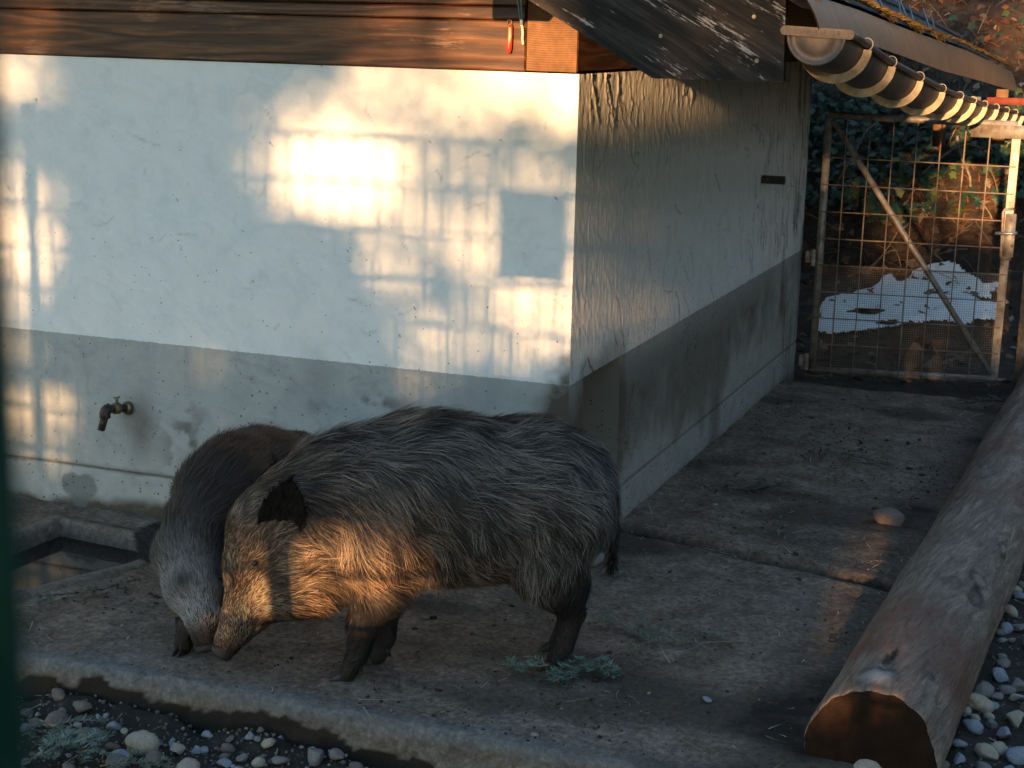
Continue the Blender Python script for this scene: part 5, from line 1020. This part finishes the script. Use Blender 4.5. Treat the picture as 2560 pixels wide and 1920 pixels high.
gB = [((.2, .1, .75), (-1, 0, -.15), .075, .35, .14), ((-.2, .1, .75), (-1, 0, -.2), .06, .3, .14), ((-.35, .1, .65), (-.6, 0, -.8), .055, .3, .12), ((-.42, .05, .45), (-.15, 0, -1), .05, .3, .12), ((0, .15, .55), (-.9, 0, -.5), .06, .25, .14), ((-.2, .17, .52), (-.85, 0, -.55), .06, .25, .13), ((.2, .16, .6), (-.85, 0, -.5), .06, .25, .13), ((.25, .16, .42), (-.55, 0, -.85), .048, .22, .12), ((.05, .16, .38), (-.35, 0, -.95), .058, .25, .12), ((-.12, .16, .36), (-.5, 0, -.85), .06, .25, .11), ((-.22, .16, .42), (.35, 0, -.9), .040, .22, .09), ((-.32, .14, .38), (-.2, 0, -1), .030, .18, .09), ((0, .0, .27), (-.8, 0, -.5), .05, .35, .12),
      ((.42, .12, .56), (-.85, 0, -.35), .06, .3, .11), ((.42, .14, .40), (-.75, 0, -.6), .045, .25, .11), ((.45, .05, .24), (-.5, 0, -.9), .05, .4, .09), ((.36, .0, .75), (-1, 0, .05), .085, .5, .1), ((.5, 0, .66), (-1, 0, .25), .075, .5, .09),
      ((.62, .08, .47), (-.45, 0, .85), .018, .2, .06), ((.65, .06, .35), (-.4, 0, .9), .012, .15, .06), ((.69, .04, .2), (-.35, 0, .9), .008, .12, .06), ((.55, .11, .34), (-.9, 0, -.15), .024, .2, .07), ((.60, .07, .24), (-.75, 0, .1), .016, .2, .06), ((.56, .02, .22), (-.7, 0, -.6), .03, .4, .06),
      ((.29, .09, .24), (-.3, 0, -1), .022, .15, .07), ((.33, .08, .1), (-.15, 0, -1), .012, .1, .09), ((-.28, .1, .25), (-.25, 0, -1), .024, .15, .07), ((-.29, .08, .1), (-.1, 0, -1), .012, .1, .10)]
gB += [((c[0], -c[1], c[2]), d, l_, li, s_) for c, d, l_, li, s_ in gB if c[1] > .03]
def colB(p, nn, r, cl):
    n = len(p); s_, z_ = p[:, 0], p[:, 2]; leg = np.maximum(smooth(.36, .27, z_) * np.maximum(smooth(-.17, -.23, s_), smooth(.16, .22, s_) * (s_ < .43)), smooth(.22, .17, z_) * (s_ < .44)); nape = np.exp(-((s_ - .515) / .05) ** 2 - ((z_ - .555) / .085) ** 2); head = smooth(.50, .56, s_) * smooth(.62, .5, z_ + .0); snt = smooth(.33, .2, z_) * (s_ > .55)
    lk_ = np.clip(smooth(-.15, .55, cl) * .95 + .4 * (r - .5), 0, 1); tip = (np.array([.02, .017, .015])[None] * (1 - lk_[:, None]) + np.array([.29, .262, .228])[None] * lk_[:, None]) * (.55 + .8 * r[:, None]); warm = smooth(.0, .3, s_) * smooth(.75, .5, z_); tip = tip * (1 + warm[:, None] * np.array([.30, -.08, -.34])); tip = np.where((r < .22)[:, None], np.array([.022, .018, .015]), tip)  # forequarter tips tinted warmer, painting in some of the sunlit orange
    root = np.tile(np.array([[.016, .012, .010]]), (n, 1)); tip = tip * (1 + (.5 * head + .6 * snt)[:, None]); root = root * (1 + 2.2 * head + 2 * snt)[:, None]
    bk = np.maximum(leg, smooth(.05, .0, np.abs(s_ - .53)) * smooth(.42, .36, z_) * smooth(.15, .2, z_) * .0); tip = tip * (1 - .72 * nape[:, None]); tip = tip * (1 - bk[:, None]) + bk[:, None] * np.array([[.032, .029, .028]]) * (.6 + .9 * r[:, None]); root = root * (1 - .5 * bk[:, None])
    er_ = np.exp(-((s_ - .632) / .022) ** 2 - ((z_ - .392) / .016) ** 2); tip = tip * (1 - .8 * er_[:, None]); root = root * (1 - .6 * er_[:, None])
    nz_ = smooth(.150, .105, z_) * (s_ > .62); jw_ = smooth(.25, .19, z_) * smooth(.655, .60, s_) * (s_ > .5); dk_ = np.clip(np.maximum(.8 * nz_, .88 * jw_), 0, 1)[:, None]; tip = tip * (1 - dk_); root = root * (1 - .7 * dk_)  # dark nose tip; jaw underside mixes dark fur with painted shade
    ridge = smooth(.74, .80, z_); tip = tip * (1 - .35 * ridge[:, None]) ; return root, np.clip(tip, .004, .5)
wB = lambda c: 1. + .9 * (c[:, 0] > .48) + .2 * (c[:, 2] < .3)
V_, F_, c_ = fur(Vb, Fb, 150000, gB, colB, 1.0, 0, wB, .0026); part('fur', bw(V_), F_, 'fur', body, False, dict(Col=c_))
# crest of long bristles along neck and back
n = 2600; cs = rng.uniform(-.2, .52, n); cz = np.interp(cs, [-.2, -.02, .16, .3, .38, .46, .53], [.755, .755, .775, .755, .725, .675, .61]) - .006; cw = rng.normal(0, .018, n); d1 = np.c_[-rng.uniform(.04, .075, n), cw * .3 + rng.normal(0, .006, n), rng.uniform(.012, .035, n)]; d2 = np.c_[-.015 + 0 * cs, 0 * cs, -rng.uniform(.0, .015, n)]
cc = np.array([.05, .04, .032]) * rng.uniform(.4, 1.6, (n, 1)); V_, F_, c_ = ribbons(np.c_[cs, cw, cz], d1, d2, np.full(n, .0024), cc * .4, cc, 3); part('crest', bw(V_), F_, 'fur', body, False, dict(Col=c_))
# ears
for nm, (b0, t0, fc, wd) in (('near', ((.572, .098, .452), (.538, .170, .650), (.22, .95, .0), .070)), ('far', ((.575, -.06, .50), (.565, -.10, .64), (.8, -.3, .2), .055))):
    Ve, Fe = ear_shape(b0, t0, fc, wd); e = part('ear', bw(Ve), Fe, 'skin', boar, True)
    m_ = 4200; p, nn = sample(Ve, Fe, m_); ax_e = np.array(t0) - np.array(b0); dE = ax_e / np.linalg.norm(ax_e) + rng.normal(0, .25, (m_, 3)); dE /= np.linalg.norm(dE, axis=1)[:, None]; LL = rng.uniform(.015, .034, (m_, 1)); cE = np.array([.013, .011, .010]) * rng.uniform(.4, 1.6, (m_, 1))
    V_, F_, c_ = ribbons(p, (dE + nn * .3) * LL, -nn * LL * .15, np.full(m_, .0022), cE * .6, cE, 3); part('ear_fur', bw(V_), F_, 'fur', e, False, dict(Col=c_))
# tail
tp = np.array([(-.425, 0, .545), (-.448, .005, .50), (-.455, .01, .43), (-.452, .012, .36), (-.446, .012, .30)]); tl = part('tail', *[bw(q) if i == 0 else q for i, q in enumerate(tube(tp, [.016, .012, .010, .009, .006], 8))], 'skin', boar, True)
m_ = 1500; k = rng.random(m_) ** .8; p = np.stack([np.interp(k, np.linspace(0, 1, 5), tp[:, i]) for i in range(3)], 1) + rng.normal(0, .005, (m_, 3)); dE = np.c_[rng.normal(0, .25, m_), rng.normal(0, .25, m_), -np.ones(m_)] * rng.uniform(.025, .06, (m_, 1)); cE = np.array([.025, .02, .017]) * rng.uniform(.4, 1.8, (m_, 1)); V_, F_, c_ = ribbons(p, dE, dE * .05, np.full(m_, .0022), cE * .5, cE, 3); part('tail_tuft', bw(V_), F_, 'fur', tl, False, dict(Col=c_))
# nose disc, eye, hooves
nc = np.array([.728, .031, .098]); na_ = np.array([.55, .02, -.83]); na_ /= np.linalg.norm(na_); t1 = np.array([.83, 0, .55]); t2 = np.cross(na_, t1); Vn = []
for k, r in ((-.030, .034), (-.012, .040), (.0, .041), (.006, .036), (.004, .02), (.003, .003)):
    a = np.linspace(0, 2 * math.pi, 20, endpoint=False); Vn.append(nc + na_ * k + r * (np.cos(a)[:, None] * t1 * .82 + np.sin(a)[:, None] * t2))
Vn = np.concatenate(Vn); ii = np.arange(120).reshape(6, 20); Fn = np.stack([ii[:-1], np.roll(ii, -1, 1)[:-1], np.roll(ii, -1, 1)[1:], ii[1:]], -1).reshape(-1, 4); ns = part('snout_disc', bw(Vn), Fn, 'nose', boar, True)
for s_ in (-1, 1): q = nc + na_ * .006 + t2 * .014 * s_; part('nostril', *[bw(z) if i == 0 else z for i, z in enumerate(tube([q, q - na_ * .004], [.0075, .006], 10))], 'eye', ns)
def surf_w(s_, z_, Vx, side=1):
    d = (Vx[:, 0] - s_) ** 2 + (Vx[:, 2] - z_) ** 2; c = np.argsort(d)[:40]; return Vx[c][:, 1].max() if side > 0 else Vx[c][:, 1].min()
ew = surf_w(.634, .392, Vb); eV = IV * np.array([.009, .007, .0075]) + np.array([.634, ew + .001, .392]); part('eye', bw(eV), IF, 'eye', boar, True)
for cpos in ((.642, ew + .002, .405), (.628, ew + .003, .379)):
    pass
for (hs, hw_, hz) in ((.385, .056, 0), (.285, -.054, 0), (-.240, .068, 0), (-.288, -.075, 0)):
    o = part('hoof', bw(np.array(hoof((hs, hw_, .001), (1, 0), .072, .019, .030)[0])), hoof((hs, hw_, .001), (1, 0), .072, .019, .030)[1], 'hoof', boar); subdiv(o)
    for s_ in (-1, 1): q = np.array((hs - .055, hw_ + s_ * .018, .045)); part('dewclaw', *[bw(z) if i == 0 else z for i, z in enumerate(tube([q + np.array([.008, 0, .012]), q, q + np.array([-.008, 0, -.016])], [.008, .009, .003], 8))], 'hoof', boar, True)

# ---------- smaller dark boar facing the viewer, built from places on sight lines
def Q(px, py, y): return P(px, py, y=y)
rump, mid_, shl = Q(725, 1185, -.42), Q(645, 1195, -.62), Q(552, 1252, -.88)
nck, crn, fac, sn1, nos = Q(498, 1312, -1.03), Q(466, 1390, -1.12), Q(482, 1468, -1.19), Q(508, 1548, -1.245), Q(514, 1600, -1.262)
chk1, chk2 = Q(457, 1480, -1.15), Q(530, 1470, -1.11)
def leg(hpx, hpy, top, knee_off=(0, .02, 0)):
    h = P(hpx, hpy, z=0.); h = h + np.array([0, .03, .028]); k1 = h + np.array([.005, .02, .075]); k2 = np.array([(top[0] + k1[0]) / 2, (top[1] + k1[1]) / 2 + .02, (top[2] + k1[2]) / 2]); return h, k1, k2
hF1, kF1, mF1 = leg(447, 1640, shl + np.array([-.03, -.05, -.12])); hF2, kF2, mF2 = leg(545, 1618, shl + np.array([.10, -.02, -.12]))
hH1 = np.array([rump[0] - .08, rump[1] + .02, .028]); hH2 = np.array([rump[0] + .09, rump[1] + .05, .028])
sm_ = [(rump, mid_, .145, .155, 1., .05), (mid_, shl, .155, .138, 1., .05), (shl, nck, .138, .098, 1., .05), (Q(575, 1170, -.78), Q(520, 1225, -.92), .10, .08, 1., .05), (nck, crn, .098, .086, 1., .04), (crn, fac, .094, .080, 1., .035), (fac, sn1, .076, .050, 1., .03), (sn1, nos, .049, .038, 1., .02), (chk1, chk1 + np.array([.01, -.02, -.02]), .050, .044, 1., .03), (chk2, chk2 + np.array([-.01, -.02, -.02]), .058, .05, 1., .03),
       (shl + np.array([-.05, -.06, -.1]), mF1, .085, .055, 1., .04), (mF1, kF1, .05, .034, 1., .02), (kF1, hF1, .033, .028, 1., .015), (shl + np.array([.06, -.04, -.1]), mF2, .085, .055, 1., .04), (mF2, kF2, .05, .034, 1., .02), (kF2, hF2, .033, .028, 1., .015)]
for hh_ in (hH1, hH2):
    tp_ = np.array([hh_[0] * .5 + rump[0] * .5, rump[1], rump[2] - .05]); kn_ = hh_ + np.array([0, .05, .13]); sm_ += [(tp_, hh_ + np.array([0, -.04, .22]), .11, .075, 1., .04), (hh_ + np.array([0, -.04, .22]), kn_, .07, .042, 1., .03), (kn_, hh_, .038, .028, 1., .02)]
o0 = np.array([rump[0] - .45, -1.36, -.03]); o1 = np.array([rump[0] + .55, -.17, .75]); D_, lo_ = sdf(sm_, o0, o1, .0095, 0); Vs, Fs = surface_nets(D_, lo_, .0095); Vs = relax(Vs, Fs, 3)
sb = thing('wild_boar', (shl[0], shl[1], 0), 'smaller dark brown wild boar facing out, its pale snout lowered against the larger one', 'boar')
sbody = part('body', Vs, Fs, 'skin', sb, True)
dirb = rump - shl; dirb[2] = 0; dirb /= np.linalg.norm(dirb); dh = crn - nos; dh /= np.linalg.norm(dh)
gS = [(shl + np.array([0, 0, .15]), dirb + np.array([0, 0, .1]), .07, .45, .14), (mid_ + np.array([0, 0, .15]), dirb, .055, .3, .14), (rump + np.array([0, 0, .1]), dirb + np.array([0, 0, -.3]), .05, .3, .14), (shl + np.array([-.14, 0, 0]), dirb * .6 + np.array([0, 0, -.8]), .05, .25, .13), (mid_ + np.array([-.15, 0, 0]), dirb * .7 + np.array([0, 0, -.7]), .05, .25, .13), (nck + np.array([-.08, 0, .05]), dirb * .8 + np.array([-.2, 0, .2]), .05, .3, .1), (nck + np.array([0.03, 0, .1]), dirb + np.array([.1, 0, .35]), .06, .45, .1),
      (crn, dh, .034, .3, .08), (fac, dh, .022, .25, .07), (sn1, dh, .013, .2, .05), (nos, dh, .009, .2, .04), (chk1, dh * .7 + np.array([-.6, .1, 0]), .028, .3, .05), (chk2, dh * .7 + np.array([.5, .1, 0]), .028, .3, .05), (kF1, (0, 0, -1), .02, .15, .1), (kF2, (0, 0, -1), .02, .15, .1), (hH1, (0, 0, -1), .02, .15, .15), (hH2, (0, 0, -1), .02, .15, .15)]
EYES = []
for px, py in ((461, 1464), (548, 1444)):
    d = ray(px, py); pts = CAM + d * np.linspace(4, 5.6, 500)[::5][:, None]; dm = np.array([((Vs - z) ** 2).sum(1).min() for z in pts]); i = int(np.argmax(dm < .011 ** 2)) if dm.min() < .011 ** 2 else int(np.argmin(dm)); EYES.append(pts[i])
def colS(p, nn, r, cl):
    n = len(p); f_ = np.clip(np.exp(-((p - fac) ** 2).sum(1) / .10 ** 2) + 1.2 * np.exp(-((p - sn1) ** 2).sum(1) / .07 ** 2), 0, 1.3); hd = np.clip(np.exp(-((p - crn) ** 2).sum(1) / .10 ** 2), 0, 1)
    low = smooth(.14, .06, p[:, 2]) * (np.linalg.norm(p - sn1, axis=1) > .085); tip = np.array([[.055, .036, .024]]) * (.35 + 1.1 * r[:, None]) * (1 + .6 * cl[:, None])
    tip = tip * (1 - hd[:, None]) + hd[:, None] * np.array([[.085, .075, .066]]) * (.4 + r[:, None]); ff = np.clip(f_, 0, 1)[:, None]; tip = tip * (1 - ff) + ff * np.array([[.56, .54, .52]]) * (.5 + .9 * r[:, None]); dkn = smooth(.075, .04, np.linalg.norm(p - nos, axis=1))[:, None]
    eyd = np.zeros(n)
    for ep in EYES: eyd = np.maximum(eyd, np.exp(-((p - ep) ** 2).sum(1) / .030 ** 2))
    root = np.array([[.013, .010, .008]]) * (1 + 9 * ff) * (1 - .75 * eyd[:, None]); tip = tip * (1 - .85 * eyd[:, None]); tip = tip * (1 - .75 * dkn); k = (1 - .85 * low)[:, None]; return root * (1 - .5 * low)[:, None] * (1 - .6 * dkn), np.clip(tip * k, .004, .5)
wS = lambda c: 1. + 1.6 * np.exp(-((c - fac) ** 2).sum(1) / .14 ** 2)
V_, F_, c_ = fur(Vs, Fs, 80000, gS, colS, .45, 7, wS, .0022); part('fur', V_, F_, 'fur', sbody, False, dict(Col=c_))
n = 1800; k = rng.random(n); a_, b_ = Q(495, 1215, -1.0), Q(640, 1092, -.62); cp_ = a_ + (b_ - a_) * k[:, None] + rng.normal(0, .02, (n, 3)) * np.array([1, .4, .3]); cp_[:, 2] += .02 * np.sin(k * 3.1) - .02; d1 = (dirb + np.array([0, 0, .45])) * rng.uniform(.035, .065, (n, 1)) + rng.normal(0, .006, (n, 3)); cc = np.array([.055, .038, .026]) * rng.uniform(.4, 1.7, (n, 1)); V_, F_, c_ = ribbons(cp_, d1, d1 * .1 - np.array([0, 0, .012]), np.full(n, .0023), cc * .4, cc, 3); part('crest', V_, F_, 'fur', sbody, False, dict(Col=c_))
for b0, t0, fc, wd in ((Q(432, 1372, -1.07), Q(345, 1335, -1.07), (-.05, -.7, .65), .075), (Q(545, 1345, -1.06), Q(605, 1270, -1.0), (.2, -.8, .3), .05)):
    Ve, Fe = ear_shape(b0, t0, fc, wd); e = part('ear', Ve, Fe, 'skin', sb, True); m_ = 3600; p, nn = sample(Ve, Fe, m_); ax_e = t0 - b0; dE = ax_e / np.linalg.norm(ax_e) + rng.normal(0, .25, (m_, 3)); LL = rng.uniform(.012, .03, (m_, 1)); cE = np.array([.032, .025, .021]) * rng.uniform(.4, 1.8, (m_, 1))
    V_, F_, c_ = ribbons(p, (dE + nn * .3) * LL, -nn * LL * .15, np.full(m_, .0021), cE * .6, cE, 3); part('ear_fur', V_, F_, 'fur', e, False, dict(Col=c_))
na_ = nos - sn1; na_ /= np.linalg.norm(na_); t1 = np.cross(na_, [1, 0, 0]); t1 /= np.linalg.norm(t1); t2 = np.cross(na_, t1); nc = nos + na_ * .030; Vn = []
for k, r in ((-.030, .033), (-.012, .037), (.0, .037), (.005, .033), (.003, .018), (.002, .003)):
    a = np.linspace(0, 2 * math.pi, 20, endpoint=False); Vn.append(nc + na_ * k + r * (np.cos(a)[:, None] * t1 * .85 + np.sin(a)[:, None] * t2))
ns = part('snout_disc', np.concatenate(Vn), Fn, 'nose', sb, True)
for s_ in (-1, 1): q = nc + na_ * .005 + t2 * .013 * s_; part('nostril', *tube([q, q - na_ * .004], [.007, .006], 10), 'eye', ns)
for q in EYES: part('eye', IV * np.array([.0085, .006, .0065]) + q + np.array([0, .002, 0]), IF, 'eye', sb, True)
for hh_, dr in ((hF1, (-.1, -1)), (hF2, (.1, -1)), (hH1, (0, -1)), (hH2, (0, -1))):
    hv, hf2 = hoof((hh_[0] + dr[0] * .012, hh_[1] - .018, .001), dr, .062, .017, .027); subdiv(part('hoof', hv, hf2, 'hoof', sb))

# ================================================================== trees added out of frame on the open side to darken wall and ground
for i_, yc in enumerate((-7.5, -4., -.5, 3., 6.)):
    tr = thing('evergreen_tree', (9.5 + .5 * (i_ % 2), yc, -.1), 'dense evergreen tree added out of frame beside the pen to shade it', 'tree', 'unseen shade trees along the open side of the pen'); n = 2600
    a_ = rng.uniform(0, 6.28, n); hz_ = rng.uniform(.3, 5.2, n); rr = (1.9 - .26 * hz_) * np.sqrt(rng.random(n)) * (1 + .3 * np.sin(a_ * 3 + hz_ * 2)); pos = np.c_[9.5 + .5 * (i_ % 2) + rr * np.cos(a_), yc + 1.15 * rr * np.sin(a_), hz_]
    nn = np.c_[np.cos(a_), np.sin(a_), np.full(n, .5)]; nn /= np.linalg.norm(nn, axis=1)[:, None]
    V_, F_, c_ = leaf_cloud(pos, nn, rng.uniform(.14, .24, n), shape, np.array([.02, .04, .016]) * rng.uniform(.5, 1.5, (n, 1)), .5); part('crown', V_, F_, 'tfol', tr, False, dict(Col=c_))
    part('trunk', *tube([(9.5 + .5 * (i_ % 2), yc, -.2), (9.5 + .5 * (i_ % 2), yc, 4.), (9.5 + .5 * (i_ % 2), yc, 5.6)], [.2, .14, .03], 10), 'bark', tr, True)
